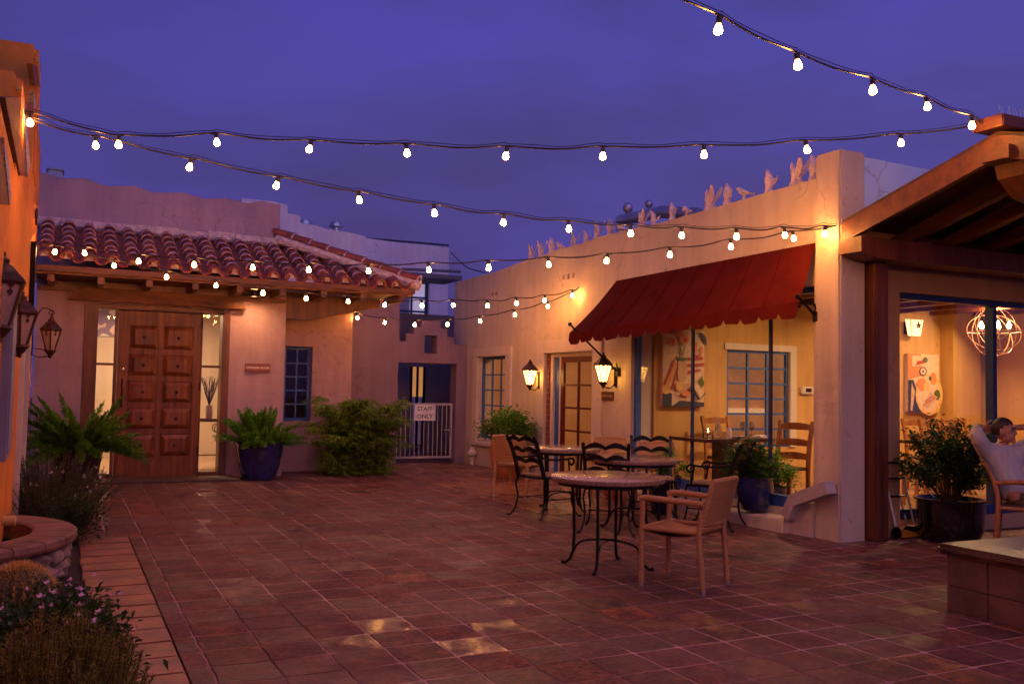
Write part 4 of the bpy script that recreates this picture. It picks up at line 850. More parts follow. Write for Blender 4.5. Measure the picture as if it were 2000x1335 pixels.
string('string of bulbs dipping below the tiled eave to the wall beside the awning', aF+Vector((0, .03, -.02)), aW, [(109, 492), (222, 519), (323, 541), (421, 558), (513, 572), (597, 583), (680, 589), (753, 596), (823, 597), (884, 596), (952, 597), (1008, 592), (1064, 587), (1118, 577)])
string('short string of bulbs sagging over the staff gate', aC, aW+Vector((0, .02, -.02)), [(696, 621), (752, 630), (810, 634), (874, 633), (937, 627), (1004, 615), (1069, 599)])
# unseen strings added behind the viewpoint for warm light from the near side
string('added unseen string of bulbs behind the viewpoint over the near end of the courtyard', Vector((-.3, 2.5, 3.6)), Vector((8, -.5, 3.6)), [], False, [Vector((.5+k*.9, 2.2-k*.33, 3.40)) for k in range(8)])
string('second added unseen string of bulbs behind the viewpoint by the near path', Vector((-.3, -1.5, 3.6)), Vector((8, -3.5, 3.6)), [], False, [Vector((.3+k*.95, -1.7-k*.22, 3.40)) for k in range(8)])
string('third added unseen string of bulbs behind the viewpoint above the tiled bench', Vector((-.3, 1.2, 3.5)), Vector((8, 1.5, 3.5)), [], False, [Vector((.4+k*.95, 1.22+k*.03, 3.28)) for k in range(8)])
string('fourth added unseen string of bulbs behind the viewpoint over the planting bed', Vector((-.3, -.2, 3.5)), Vector((8, .2, 3.5)), [], False, [Vector((.4+k*.95, -.15+k*.04, 3.28)) for k in range(8)])
# ================================================================== WALL LANTERNS
def lantern(label, base, wall_dir, lit, arm=.17, hang=False, sc_=1.0, parts=True):
    """base = centre of the lantern body, wall_dir = unit vector towards the wall"""
    t = thing('wall_lantern', label, 'lantern', tuple(base), 'wrought iron wall lanterns')
    b = Vector(base); wd = Vector(wall_dir); n = 6; rot = math.atan2(wd.y, wd.x)+math.pi/6
    S = lambda z, r: [b+Vector((math.cos(rot+2*math.pi*k/n)*r*sc_, math.sin(rot+2*math.pi*k/n)*r*sc_, z*sc_)) for k in range(n)]
    m = MB(); rings = [(.12, .155), (.135, .165), (.15, .155), (.19, .115), (.235, .075), (.255, .045), (.26, .05), (.28, .05), (.30, .018)]
    vs = sum([S(z, r) for z, r in rings], []); fs = [(i*n+j, i*n+(j+1) % n, (i+1)*n+(j+1) % n, (i+1)*n+j) for i in range(len(rings)-1) for j in range(n)]+[tuple(range((len(rings)-1)*n, len(rings)*n)), tuple(range(n))[::-1]]
    m.add(vs, fs); m.ball(b+Vector((0, 0, .315*sc_)), .022*sc_); m.build('cap', IRON_B, t)
    m = MB(); T, Bt = S(.12, .142), S(-.16, .062)
    for k in range(n): m.tube([T[k], Bt[k]], .011*sc_, 5)
    m.tube(T+[T[0]], .009*sc_, 5); m.tube(Bt+[Bt[0]], .009*sc_, 5)
    for k in range(n):      # spade-shaped drop under the rim
        a = (T[k]+T[(k+1) % n])/2; o_ = (a-b); o_.z = 0; o_.normalize(); s_ = Vector((-o_.y, o_.x, 0)); a = a+o_*.004-Vector((0, 0, .0)); 
        m.add([a+s_*.03*sc_, a-s_*.03*sc_, a-s_*.006*sc_-Z_*.03*sc_-o_*.008, a+s_*.006*sc_-Z_*.03*sc_-o_*.008], [(0, 1, 2, 3)])
        c = a-Z_*.055*sc_-o_*.012; m.add([c+s_*.02*sc_, c+Z_*.026*sc_, c-s_*.02*sc_, c-Z_*.03*sc_-o_*.006], [(0, 1, 2, 3)])
    m.build('frame', IRON_B, t)
    m = MB(); T, Bt = S(.118, .136), S(-.158, .058)
    for k in range(n): m.quad(T[k], T[(k+1) % n], Bt[(k+1) % n], Bt[k])
    m.build('glass', mat('lit_lantern_glass', (1, .8, .45), emit=16, ecol=(1, .48, .085)) if lit else mat('pale_lantern_glass', (.42, .30, .26), .25, var=.15, vscale=10), t)
    m = MB(); rings = [(-.155, .075), (-.17, .078), (-.19, .06), (-.225, .035), (-.24, .014), (-.25, .024), (-.262, .02), (-.272, .001)]
    m.lathe([(r*sc_, z*sc_) for z, r in rings[::-1]], tuple(b), 10); m.build('base_cup', IRON_B, t)
    m = MB(); wp = b+wd*arm
    m.bbox(wp-Vector((.015 if abs(wd.x) > .5 else .035, .035 if abs(wd.x) > .5 else .015, .24))*sc_, wp+Vector((.015 if abs(wd.x) > .5 else .035, .035 if abs(wd.x) > .5 else .015, .10))*sc_, .005)
    if hang:
        m.tube(bez([wp+Z_*.10, wp+Z_*.30-wd*.05, b+wd*.10+Z_*.40, b+Z_*.37, b+Z_*.31], 6), .007, 6); m.tube(arc(tuple(b+Z_*.345), .03, 0, 2*math.pi, 10, 0 if abs(wd.x) > .5 else 1, 2), .006)
        m.tube(bez([wp-Z_*.20, wp-wd*.08-Z_*.235, b+Z_*-.22], 6), .007, 6); m.tube(bez([wp-Z_*.12, b-Z_*.14+wd*.06], 4), .006, 6)
    else: m.tube(bez([wp-Z_*.16*sc_, wp-wd*arm*.4-Z_*.26*sc_, b-Z_*.235*sc_], 6), .01*sc_, 6); m.tube(bez([wp+Z_*.05, wp-wd*arm*.35+Z_*.06, b+wd*.12+Z_*.13], 5), .009, 6)
    m.build('bracket', IRON, t); return t
p1 = onX(1035, 735, WX-.20); lantern('lit iron lantern on the stucco wall between the casement window and the entry', (WX-.20, p1.y, p1.z), (1, 0, 0), True, sc_=.82)
p2 = onX(1178, 727, WX-.22); lantern('lit iron lantern beside the glazed door under the corner of the awning', (WX-.22, p2.y, p2.z), (1, 0, 0), True, arm=.20, sc_=.82)
p3 = atD(8, 590, 5.9); lantern('large unlit lantern on the orange wall, cut by the left edge of the view', (p3.x-.02, p3.y, p3.z), (-1, 0, 0), False, arm=max(.1, p3.x-.02-LX), sc_=.98)
p4 = atD(40, 640, 7.9); lantern('unlit lantern on the orange wall just above the fern, second from the left edge', (p4.x, p4.y, p4.z), (-1, 0, 0), False, arm=max(.1, p4.x-LX), sc_=.95)
p5 = onY(99, 662, 13.4); lantern('small unlit lantern hanging from a scroll bracket left of the carved door', tuple(p5), (-1, 0, 0), False, arm=p5.x-LX, hang=True, sc_=.92)
# second sign
c_ = onX(1186, 773, WX-.012); sign('room_sign', 'small dark maroon sign reading SUNSET ROOM under the lantern by the glazed door', c_, -Y_, Z_, -X_, .33, .125, [('SUNSET ROOM', 0)], mat('dark_maroon_sign', (.10, .03, .02), .5), mat('tan_lettering', (.40, .22, .13), .6), .042)

# ================================================================== POTTERY BIRDS on the parapet
BIRD = mat('cream_pottery', (.80, .60, .52), .75, bump=.003, bscale=40, var=.2, vscale=18)
def bird_up():
    m = MB(); pr = bez([(0, 0, 0), (0, 0, .10), (.005, 0, .20), (.0, 0, .30), (-.03, 0, .39), (-.045, 0, .45)], 3)
    rr = [.062, .06, .058, .057, .06, .066, .07, .072, .07, .062, .052, .044, .036, .032, .02, .008]
    m.tube(pr, [rr[min(i, 15)] for i in range(len(pr))], 10); m.lathe([(.075, -.02), (.07, .03), (.06, .05)], (0, 0, 0), 10)
    m.prism([(.03, .16), (.13, .22), (.19, .28), (.20, .25), (.15, .17), (.05, .08)], -.015, .015, lambda a, b, t: (a, t, b)); return m
def bird_wing():
    m = MB(); pr = bez([(0, 0, 0), (.01, 0, .12), (.0, 0, .24), (-.035, 0, .34), (-.05, 0, .43)], 3)
    rr = [.075, .07, .066, .064, .064, .066, .064, .056, .046, .038, .034, .022, .008]
    m.tube(pr, [rr[min(i, 12)] for i in range(len(pr))], 10); m.lathe([(.085, -.02), (.08, .03), (.066, .06)], (0, 0, 0), 10)
    for s_ in (-1, 1):
        m.prism([(.02, .16), (.07, .26), (.12, .38), (.17, .46), (.20, .44), (.205, .36), (.19, .28), (.15, .20), (.09, .13)], 0, .02, lambda a, b, t: (a, s_*(.02+t+.25*(b-.14)), b))
    m.prism([(.05, .02), (.19, .0), (.12, .12), (.05, .16)], -.03, .03, lambda a, b, t: (a, t, b)); return m
def bird_perch():
    m = MB(); pr = bez([(-.16, 0, .19), (-.125, 0, .215), (-.08, 0, .19), (-.02, 0, .13), (.06, 0, .10), (.14, 0, .07), (.22, 0, .06)], 3)
    rr = [.006, .016, .03, .034, .035, .036, .04, .05, .058, .06, .058, .05, .042, .034, .026, .022, .022, .022, .016]
    m.tube(pr, [rr[min(i, 18)] for i in range(len(pr))], 10); m.tube([(0, 0, .1), (0, 0, -.02)], .026, 8); return m
protos = {}
BIRDS = [(1589, 346, 52, 'u'), (1552, 358, 50, 'w'), (1502, 372, 48, 'u'), (1453, 384, 24, 'p'), (1421, 395, 44, 'u'), (1384, 408, 46, 'w2'), (1341, 418, 22, 'p'), (1313, 426, 36, 'u'), (1276, 437, 24, 'u2'), (1252, 441, 34, 'w'), (1213, 452, 20, 'p'), (1192, 458, 36, 'u'), (1167, 465, 36, 'w2'), (1143, 473, 28, 'u2'), (1120, 479, 27, 'w'), (1094, 486, 18, 'p'), (1077, 492, 33, 'u'), (1057, 500, 32, 'w2'), (1038, 505, 31, 'w')]
words_ = ['first', 'second', 'third', 'fourth', 'fifth', 'sixth', 'seventh', 'eighth', 'ninth', 'tenth', 'eleventh', 'twelfth', 'thirteenth', 'fourteenth', 'fifteenth', 'sixteenth', 'seventeenth', 'eighteenth', 'nineteenth']
desc = {'u': 'stretching its neck upright', 'u2': 'standing short with folded wings', 'w': 'with both wings raised', 'w2': 'half opening its wings', 'p': 'crouching like a dove'}
bme = {'u': bird_up(), 'w': bird_wing(), 'p': bird_perch()}
bme = {k: v.build('pottery_bird', BIRD) for k, v in bme.items()}
for k, (px, py, hp_, ty) in enumerate(BIRDS):
    p = onX(px, py, WX+.10); dist = (p-O0).length; hh = {'u': .46, 'w': .46, 'p': .235}[ty[0]]
    o = bpy.data.objects.new('pottery_bird', bme[ty[0]].data); C.objects.link(o); dp = -(RM.transposed() @ (p-O0)).z; s_ = hp_*dp/F/hh
    zb_ = ptop(p.y); o.location = (p.x, p.y, max(zb_, p.z-.02)-.005); s_ = min(1.25, max(.45, s_)); o.scale = (s_*1.15, s_*1.3, s_); o.rotation_euler = (0, 0, R_(-95+random.uniform(-22, 22)) if ty != 'u2' else R_(-60))
    tag(o, f'{words_[k]} pottery bird along the parapet counted from the pillar, {desc[ty]}', 'bird statue', 'pottery birds lined along the parapet')
for o in bme.values(): bpy.data.objects.remove(o)
m = MB(); q = onX(1212, 430, 8.6); m.tube([(8.6, q.y, q.z), (8.4, q.y-1.5, q.z-.12), (8.6, q.y-2.2, q.z-.25)], .10, 10); m.tube([(8.6, q.y, q.z-1.2), (8.6, q.y, q.z+.02)], .08, 8); m.ball((8.55, q.y-.3, q.z+.16), .09); m.ball((8.5, q.y-1.0, q.z+.1), .07)
tag(m.build('rooftop_duct', CHROME), 'shiny metal duct lying on the roof behind the pottery birds', 'duct')

# ================================================================== FURNITURE
TT = mat('pebbled_tabletop', (.36, .22, .14), .22, bump=.0016, bscale=110, var=.25, vscale=45, coat=.3)
def table_proto():
    t = thing('patio_table', '', 'table'); m = MB()
    m.lathe([(.001, .705), (.455, .705), (.465, .70), (.474, .712), (.475, .735), (.465, .742), (.001, .742)], (0, 0, 0), 48); m.build('tabletop', TT, t)
    m = MB(); m.lathe([(.40, .668), (.415, .668), (.415, .703), (.40, .703), (.40, .668)], (0, 0, 0), 40, caps=False); m.build('apron_ring', IRON, t)
    for k in range(4):
        a = math.pi/2*k; c, s_ = math.cos(a), math.sin(a); m = MB()
        m.tube([(c*.335, s_*.335, .70)]+[(c*r, s_*r, z) for r, z in ((.30, .64), (.285, .45), (.28, .25), (.285, .12), (.31, .045), (.35, .012), (.375, .016))], [.0105]*5+[.010, .010, .012], 4, sq=True)
        m.ball((c*.375, s_*.375, .014), .016); m.build('leg', IRON, t)
    for k in range(2):
        a = math.pi/2*k; c, s_ = math.cos(a), math.sin(a); m = MB(); pr = [(-.285, .10), (-.25, .17), (-.18, .205), (0, .21+.012*k), (.18, .205), (.25, .17), (.285, .10)]
        m.tube(bez([(c*r, s_*r, z) for r, z in pr], 5), .009, 6); m.build('stretcher', IRON, t)
    return t
def iron_chair_proto(arms):
    t = thing('iron_chair', '', 'chair'); W_, D_ = .215, .21
    for s_ in (-1, 1):
        m = MB(); m.tube(bez([(s_*W_, -D_, .44), (s_*(W_+.0), -D_-.05, .62), (s_*(W_+.005), -D_-.12, .80), (s_*(W_+.01), -D_-.17, .885)], 4), .016, 4, sq=True)
        m.ball((s_*(W_+.01), -D_-.175, .90), .020); m.build('back_post', IRON, t)
    for k, (z, y) in enumerate(((.86, -.155), (.74, -.107), (.62, -.06))):
        m = MB(); n = 28; vs = []
        for i in range(n+1):
            u = i/n; x = -W_+2*W_*u; wv = .034*abs(math.sin(2*math.pi*u))-.01*(1-abs(math.sin(math.pi*u))); hh = .018+.008*abs(math.sin(2*math.pi*u)); yy = -D_+y-.03*math.sin(math.pi*u)
            for (dy, dz) in ((-.006, -hh), (.006, -hh), (.006, hh), (-.006, hh)): vs.append((x, yy+dy, z+wv+dz))
        m.add(vs, [(i*4+j, i*4+(j+1) % 4, (i+1)*4+(j+1) % 4, (i+1)*4+j) for i in range(n) for j in range(4)]); m.build('back_slat', IRON, t)
    m = MB(); m.tube([(-W_, -D_, .445), (W_, -D_, .445), (W_+.02, D_, .445), (-W_-.02, D_, .445)], .013, 6, closed=True); m.build('seat_frame', IRON, t)
    m = MB(); m.bbox((-W_, -D_+.01, .452), (W_, D_-.005, .474), .009); m.build('seat', mat('rush_seat', (.33, .19, .10), .7, bump=.004, bscale=60, var=.3, vscale=20), t)
    for (x, y) in ((-1, -1), (1, -1), (-1, 1), (1, 1)):
        m = MB(); m.tube(bez([(x*W_, y*D_, .445), (x*(W_+.02), y*(D_+.02), .36), (x*(W_+.005), y*(D_+.0), .22), (x*(W_+.02), y*(D_+.03), .08), (x*(W_+.05), y*(D_+.075), .010), (x*(W_+.06), y*(D_+.095), .012)], 4), .011, 6); m.ball((x*(W_+.06), y*(D_+.095), .014), .015); m.build('leg', IRON, t)
    m = MB()
    for s_ in (-1, 1): m.tube([(s_*W_, -D_, .20), (s_*W_, D_, .20)], .006, 6)
    m.tube([(-W_, 0, .20), (W_, 0, .20)], .006, 6); m.build('stretcher', IRON, t)
    if arms:
        for s_ in (-1, 1):
            m = MB(); m.tube(bez([(s_*(W_+.005), -D_-.07, .68), (s_*(W_+.04), -D_+.05, .655), (s_*(W_+.05), .05, .65), (s_*(W_+.045), .17, .66), (s_*(W_+.045), .205, .62), (s_*(W_+.045), .17, .585), (s_*(W_+.045), .14, .61)], 5), .012, 6)
            m.tube([(s_*(W_+.045), .12, .65), (s_*(W_+.015), .17, .45)], .010, 6); m.build('arm', IRON, t)
    return t
def wicker_proto(mt, tall=False):
    t = thing('wicker_armchair', '', 'chair'); W_, D_ = .23, .22
    for s_ in (-1, 1):
        m = MB(); m.tube([(s_*W_, D_, .035), (s_*W_, D_, .45), (s_*(W_+.005), D_-.01, .635)], .021, 10); o = m.build('leg', mt, t)
        m = MB(); m.tube([(s_*W_, D_, 0), (s_*W_, D_, .036)], .018, 10); m.build('foot_cap', CHROME, o)
        m = MB(); m.tube([(s_*W_, -D_-.045, .035), (s_*W_, -D_-.01, .42), (s_*(W_-.01), -D_-.03, .60)], .021, 10); o = m.build('leg', mt, t)
        m = MB(); m.tube([(s_*W_, -D_-.048, 0), (s_*W_, -D_-.045, .036)], .018, 10); m.build('foot_cap', CHROME, o)
        m = MB(); m.tube(bez([(s_*(W_+.005), D_+.005, .632), (s_*(W_+.01), D_-.03, .650), (s_*(W_+.01), 0, .648), (s_*(W_+.0), -D_+.02, .64), (s_*(W_-.01), -D_-.035, .635)], 4), .023, 10); m.build('arm', mt, t)
    m = MB(); n = 14; vs = []                       # seat: a woven sheet that sags from front rail to back rail
    for i in range(n+1):
        for j in range(n+1):
            u, v = i/n, j/n; x = -W_+2*W_*u; y = -D_+.0+2*D_*v; z = .445-.030*math.sin(math.pi*v)*1.0+.022*max(0, v-.8)*-3*0-.012*math.sin(math.pi*u); vs.append((x, y, z))
    m.add(vs, [(i*(n+1)+j, (i+1)*(n+1)+j, (i+1)*(n+1)+j+1, i*(n+1)+j+1) for i in range(n) for j in range(n)], True)
    k = len(m.v); m.add([(x, y, z-.03) for x, y, z in vs], [(i*(n+1)+j, i*(n+1)+j+1, (i+1)*(n+1)+j+1, (i+1)*(n+1)+j) for i in range(n) for j in range(n)], True)
    m.tube([(-W_, D_-.01, .43), (W_, D_-.01, .43)], .019, 8); m.tube([(-W_, -D_+.01, .43), (W_, -D_+.01, .43)], .019, 8); m.tube([(-W_, -D_, .43), (-W_, D_, .43)], .018, 8); m.tube([(W_, -D_, .43), (W_, D_, .43)], .018, 8)
    m.build('seat', mt, t)
    m = MB(); vs = []; n2 = 16; zt = .80
    for side in (0, 1):
        for i in range(n2+1):
            for j in range(n2+1):
                u, v = i/n2, j/n2; x = (-W_+.012)+2*(W_-.012)*u; cur = -.05*math.sin(math.pi*u); z = .49+(zt-.49)*v+.012*math.sin(math.pi*u)*v; y = -D_-.028-.085*v+cur*(.6+.4*v)+(.014 if side else -.014); vs.append((x, y, z))
    q = (n2+1)**2; fs = [(s_*q+i*(n2+1)+j, s_*q+(i+1)*(n2+1)+j, s_*q+(i+1)*(n2+1)+j+1, s_*q+i*(n2+1)+j+1) for s_ in (0, 1) for i in range(n2) for j in range(n2)]
    m.add(vs, fs, True)
    def bk(u, v): cur = -.05*math.sin(math.pi*u); return (-W_+.012+2*(W_-.012)*u, -D_-.028-.085*v+cur*(.6+.4*v), 0.49+(zt-.49)*v+.012*math.sin(math.pi*u)*v)
    m.tube([bk(0, 0)]+[bk(0, k/5) for k in range(1, 5)]+[bk(0, .97)]+[bk(k/8, 1) for k in range(0, 9)]+[bk(1, .97)]+[bk(1, 1-k/5) for k in range(1, 6)]+[bk(1-k/6, 0) for k in range(1, 6)], .021, 8, closed=True)
    m.build('backrest', mt, t); return t
tp = table_proto()
T1, T2, T3 = Vector((4.05, 6.47, 0)), G(1100, 873, .742), G(1240, 896, .742); T2.z = T3.z = 0
T3 += Vector((.10, .16, 0))
place(tp, T1, R_(45-2), 'nearest round pebble-topped patio table, beside the single tan wicker armchair', True, 'round patio tables')
o = place(tp, T2, R_(20), 'farthest round patio table in front of the glazed door', False, 'round patio tables'); o.scale = (.95, .95, 1)
o = place(tp, T3, R_(30), 'middle round patio table ringed by black iron ladder-back chairs', False, 'round patio tables')
wp_ = wicker_proto(WICK)
place(wp_, (4.215, 5.68, 0), R_(29.3), 'tan woven wicker armchair nearest the viewer by the front table', True, 'woven armchairs')
c2_ = G(1008, 968); w2_ = wicker_proto(WICK2)
w2loc = Vector((5.52, 11.05, 0)); place(w2_, w2loc, R_(-52), 'pale armchair at the left of the far table, before the terracotta urn', True, 'woven armchairs')
place(w2_, T2+Vector((.78, .42, 0)), R_(125), 'pale armchair behind the far table with its back to the glazed door', False, 'woven armchairs')
place(w2_, T3+Vector((.92, .98, 0)), R_(140), 'pale armchair half hidden behind the middle table by the picture window', False, 'woven armchairs')
ic = iron_chair_proto(False); ia = iron_chair_proto(True)
def fp(px, py): p = G(px, py); p.z = 0; return p
place(ia, Vector((4.98, 9.30, 0)), R_(-75), 'black iron armchair at the left, seen from the side between the tables', True, 'iron ladder-back chairs')
place(ic, Vector((5.02, 8.02, 0))+Vector((.08, .10, 0)), R_(-38), 'black iron chair with its ladder back turned to the viewer behind the front table', True, 'iron ladder-back chairs')
place(ic, T3+Vector((.62, .55, 0)), R_(150), 'black iron chair beyond the middle table, its wavy back facing the viewer', False, 'iron ladder-back chairs')
place(ia, fp(1392, 1027), R_(34), 'black iron armchair on the right of the middle table, in front of the geranium pot', False, 'iron ladder-back chairs')
# ================================================================== POTS AND PLANTS
def pot(t, c, r, h, mt, prof=None, soil=True):
    prof = prof or [(.62, 0), (.68, .02), (.86, .35), (.98, .75), (1.0, .92), (1.05, .95), (1.06, 1.0), (.95, 1.0), (.93, .93)]
    m = MB(); m.lathe([(.001, 0)]+[(r*a, h*b) for a, b in prof]+[(.001, h*.9)] if False else [(r*a, h*b) for a, b in prof]+[(r*.90, h*.86)], tuple(c), 36); m.build('pot', mt, t)
    if soil: m = MB(); m.lathe([(.001, h*.89), (r*.93, h*.88)], tuple(c), 20); m.build('soil', SOIL, t)
def rdir(el0, el1): a = random.uniform(0, 2*math.pi); e = random.uniform(el0, el1); return Vector((math.cos(a)*math.cos(e), math.sin(a)*math.cos(e), math.sin(e)))
def leaf(m, p, d, ln, wd, droop=.15, up=None):
    """a folded two-sided leaf blade"""
    d = d.normalized(); s_ = d.cross(up or Vector((random.uniform(-.4, .4), random.uniform(-.4, .4), 1))); s_ = s_.normalized() if s_.length > 1e-4 else Vector((1, 0, 0)); n = s_.cross(d)
    mid = p+d*ln*.45+n*ln*.03; tip = p+d*ln-Z_*ln*droop
    m.v += [p, mid+s_*wd*.5, tip, mid-s_*wd*.5]; k = len(m.v)-4; m.f.append((k, k+1, k+2, k+3)); m.sm.append(False)
def ferny(name_t, c, n, L0, L1, r0, mt, el=(.15, 1.35), wd=.035, dens=.012, bias=None):
    """plume fern: arching plumes set all round with short needles"""
    m = MB(); st = MB()
    for k in range(n):
        d = rdir(*el)
        if bias: d = (d+bias*random.uniform(.2, 1)).normalized()
        ln = random.uniform(L0, L1); base = Vector(c)+Vector((d.x, d.y, 0))*random.uniform(0, r0); drp = random.uniform(.18, .55)*(1.1-d.z)
        path = []; p = base.copy(); dd = d.copy(); ns = max(6, int(ln/.03))
        for i in range(ns): path.append(p.copy()); p += dd*(ln/ns); dd = (dd-Z_*drp/ns*2.2).normalized()
        st.tube(path[::3]+[path[-1]], .003, 4)
        for i in range(1, ns*3):
            u = i/(ns*3); q = path[min(ns-1, int(u*ns))].lerp(path[min(ns-1, int(u*ns)+1)], u*ns % 1); ax = (path[min(ns-1, int(u*ns)+1)]-path[max(0, int(u*ns)-1)]).normalized()
            env = wd*(.5+1.2*math.sin(math.pi*min(1, .12+u*.9)))*(1 if u < .85 else (1-u)/.15*.8+.2)
            for _ in range(4):
                r = Vector((random.gauss(0, 1), random.gauss(0, 1), random.gauss(0, 1))); r = (r-ax*r.dot(ax)).normalized(); leaf(m, q, ax*1.0+r, env*random.uniform(.8, 1.3), env*.24+.004, .0)
    m.build('foliage', mt, name_t); st.build('stem', STEM, name_t)
def bushy(t, c, rad, n, ls, lw, mt, shape=None, stems=14, flowers=None, clump=.35, droop=.25, nf=0, fs=.02):
    """leafy shrub: shoots from the base with leaves bunched along their outer half"""
    m = MB(); st = MB(); c = Vector(c); fm = MB()
    for k in range(stems):
        d = rdir(.15, 1.5); e = Vector((d.x*rad[0], d.y*rad[1], d.z*rad[2]))*random.uniform(.72, 1.12); b = c+Vector((d.x*rad[0]*.12, d.y*rad[1]*.12, 0)); mid = b.lerp(c+e, .5)+Vector((random.uniform(-.05, .05), random.uniform(-.05, .05), .06*rad[2]))
        pth = bez([b, mid, c+e], 5); st.tube(pth, [.006*(1-.6*i/len(pth)) for i in range(len(pth))], 4)
        per = n//stems
        for i in range(per):
            u = random.random()**.6; q = pth[min(len(pth)-1, int(u*(len(pth)-1)))]+Vector((random.gauss(0, 1)*rad[0], random.gauss(0, 1)*rad[1], random.gauss(0, 1)*rad[2]))*clump*.35
            if q.z < c.z-.12: q.z = c.z
            o_ = (q-c); o_.normalize() if o_.length > 0 else None
            leaf(m, q, o_+rdir(-.6, .9)*.9, ls*random.uniform(.6, 1.25), lw*random.uniform(.7, 1.2), droop)
        if flowers:
            for _ in range(max(1, nf//stems)):
                q = pth[-1]+Vector((random.gauss(0, 1)*rad[0], random.gauss(0, 1)*rad[1], abs(random.gauss(0, 1))*rad[2]))*.16
                for a in range(5):
                    an = a*1.2566+random.random()*.3; dd = Vector((math.cos(an), math.sin(an)*.8-.3, .45+.3*math.sin(an))); leaf(fm, q, dd, fs, fs*.8, 0)
    m.build('foliage', mt, t); st.build('stem', STEM, t)
    if flowers and fm.v: fm.build('blossom', flowers, t)
# fern in a blue pot
random.seed(12)
pc = Vector((onY(507, 932, 14.1).x, 14.15, 0)); t = thing('potted_fern', 'bright green foxtail fern in a cobalt blue pot right of the carved door', 'potted plant', pc)
pot(t, pc, .345, .56, COBALT); ferny(t, pc+Vector((0, 0, .50)), 54, .46, .76, .2, LF_FERN, (.25, 1.45), wd=.050)
pc = Vector((onY(150, 900, 13.1).x, 13.2, 0)); t = thing('potted_fern', 'large foxtail fern spilling over a dark pot left of the carved door', 'potted plant', pc)
pot(t, pc, .30, .52, BLACKG, [(.55, 0), (.6, .02), (.9, .5), (1.0, .9), (1.05, 1.0), (.95, 1.0)]); ferny(t, pc+Vector((.02, 0, .52)), 60, .55, .95, .2, LF_FERN, (.05, 1.2), wd=.052, bias=Vector((.18, -.1, 0)))
# bamboo
random.seed(31)
bc = Vector((4.40, 14.50, 0)); t = thing('bamboo_clump', 'wide leafy bamboo clump growing against the wall beside the staff gate', 'bamboo', bc)
m = MB(); st = MB()
for k in range(120):
    bx_ = bc+Vector((random.uniform(-.58, .52), random.uniform(-.28, .33), 0)); hgt = random.uniform(.55, 1.36)*(1 if random.random() < .88 else 1.2); lean = Vector((random.uniform(-.34, .30), random.uniform(-.34, .22), 0))
    pth = bez([bx_, bx_+Z_*hgt*.5+lean*.3, bx_+Z_*hgt*.85+lean*.9, bx_+Z_*hgt*.86+lean*1.5], 5); st.tube(pth, .0032, 4)
    for q in range(30):
        u = random.random()**.8; i = min(len(pth)-1, int(u*len(pth))); b = pth[i]+rdir(-.3, .5)*random.uniform(0, .12)
        if b.z < .05: b.z = .07
        d0 = rdir(-.35, .45); sd_ = d0.cross(Z_).normalized()
        for j in range(5): an = (j-2)*.48+random.uniform(-.15, .15); leaf(m, b, d0*math.cos(an)+sd_*math.sin(an)+Z_*random.uniform(-.25, .15), random.uniform(.085, .155), random.uniform(.015, .024), .30)
m.build('foliage', LF_BAM, t); st.build('stem', mat('bamboo_stem', (.07, .07, .02), .5), t)
# terracotta urn
uc = G(1000, 921); uc.z = 0; uc = Vector((6.45, 13.3, 0)); t = thing('planted_urn', 'tall orange terracotta urn with leafy plants by the casement window', 'potted plant', uc)
pot(t, uc, .30, .66, TERRA_P, [(.55, 0), (.62, .03), (.9, .35), (1.0, .6), (.95, .82), (.80, .92), (.86, .97), (.88, 1.0), (.78, 1.0)])
bushy(t, uc+Vector((0, 0, .64)), (.50, .55, .40), 2600, .075, .05, LF_LIT, stems=26, flowers=PETAL_R, nf=20, fs=.018)
# pots along the picture window
def gpot(label, px, py, r, h, n, mt, fl, rad, seed, dx=0, ls=.05):
    random.seed(seed); c = G(px, py); c.z = 0
    if c.x > 6.55: k_ = (6.55-0)/c.x; c = Vector((6.55, c.y, 0))
    t = thing('potted_plant', label, 'potted plant', c, 'glazed pots along the picture window'); pot(t, c, r, h, COBALT)
    bushy(t, c+Vector((dx, 0, h*.95)), rad, n, ls, ls*.7, mt, stems=22, flowers=fl, nf=30, fs=.026)
c0 = onX(1473, 995, 6.83); t = thing('potted_plant', 'red geranium bush in a round cobalt pot, just left of the white downspout', 'potted plant', c0)
pot(t, c0, .205, .36, COBALT, [(.6, 0), (.66, .02), (.92, .4), (1.0, .7), (.95, .95), (1.0, 1.0), (.88, 1.0)])
bushy(t, c0+Vector((-.03, .08, .34)), (.24, .40, .38), 3400, .048, .04, LF_SHR, stems=34, flowers=PETAL_R, nf=36, fs=.026)
c0 = Vector((7.42, 8.3, .10)); t = thing('potted_plant', 'geranium and trailing greens in a small blue pot inside the glass by the pillar', 'potted plant', c0)
pot(t, c0, .17, .26, COBALT); bushy(t, c0+Vector((0, 0, .26)), (.32, .34, .40), 2400, .045, .03, LF_LIT, stems=24, flowers=PETAL_R, nf=16, fs=.024)
c0 = Vector((6.45, 9.05, 0)); t = thing('potted_plant', 'light green sprigs in a glossy dark blue pot behind the middle table', 'potted plant', c0)
pot(t, c0, .20, .44, COBALT, [(.7, 0), (.75, .02), (.9, .4), (1.0, .95), (1.04, 1.0), (.9, 1.0)]); bushy(t, c0+Vector((0, 0, .44)), (.26, .26, .30), 600, .055, .035, LF_LIT, stems=12)
c0 = Vector((6.62, 10.45, 0)); t = thing('potted_plant', 'sparse twiggy plant at the left end of the picture window', 'potted plant', c0)
pot(t, c0, .14, .28, TERRA_P); bushy(t, c0+Vector((0, 0, .28)), (.30, .32, .50), 420, .045, .028, LF_LIT, stems=11)
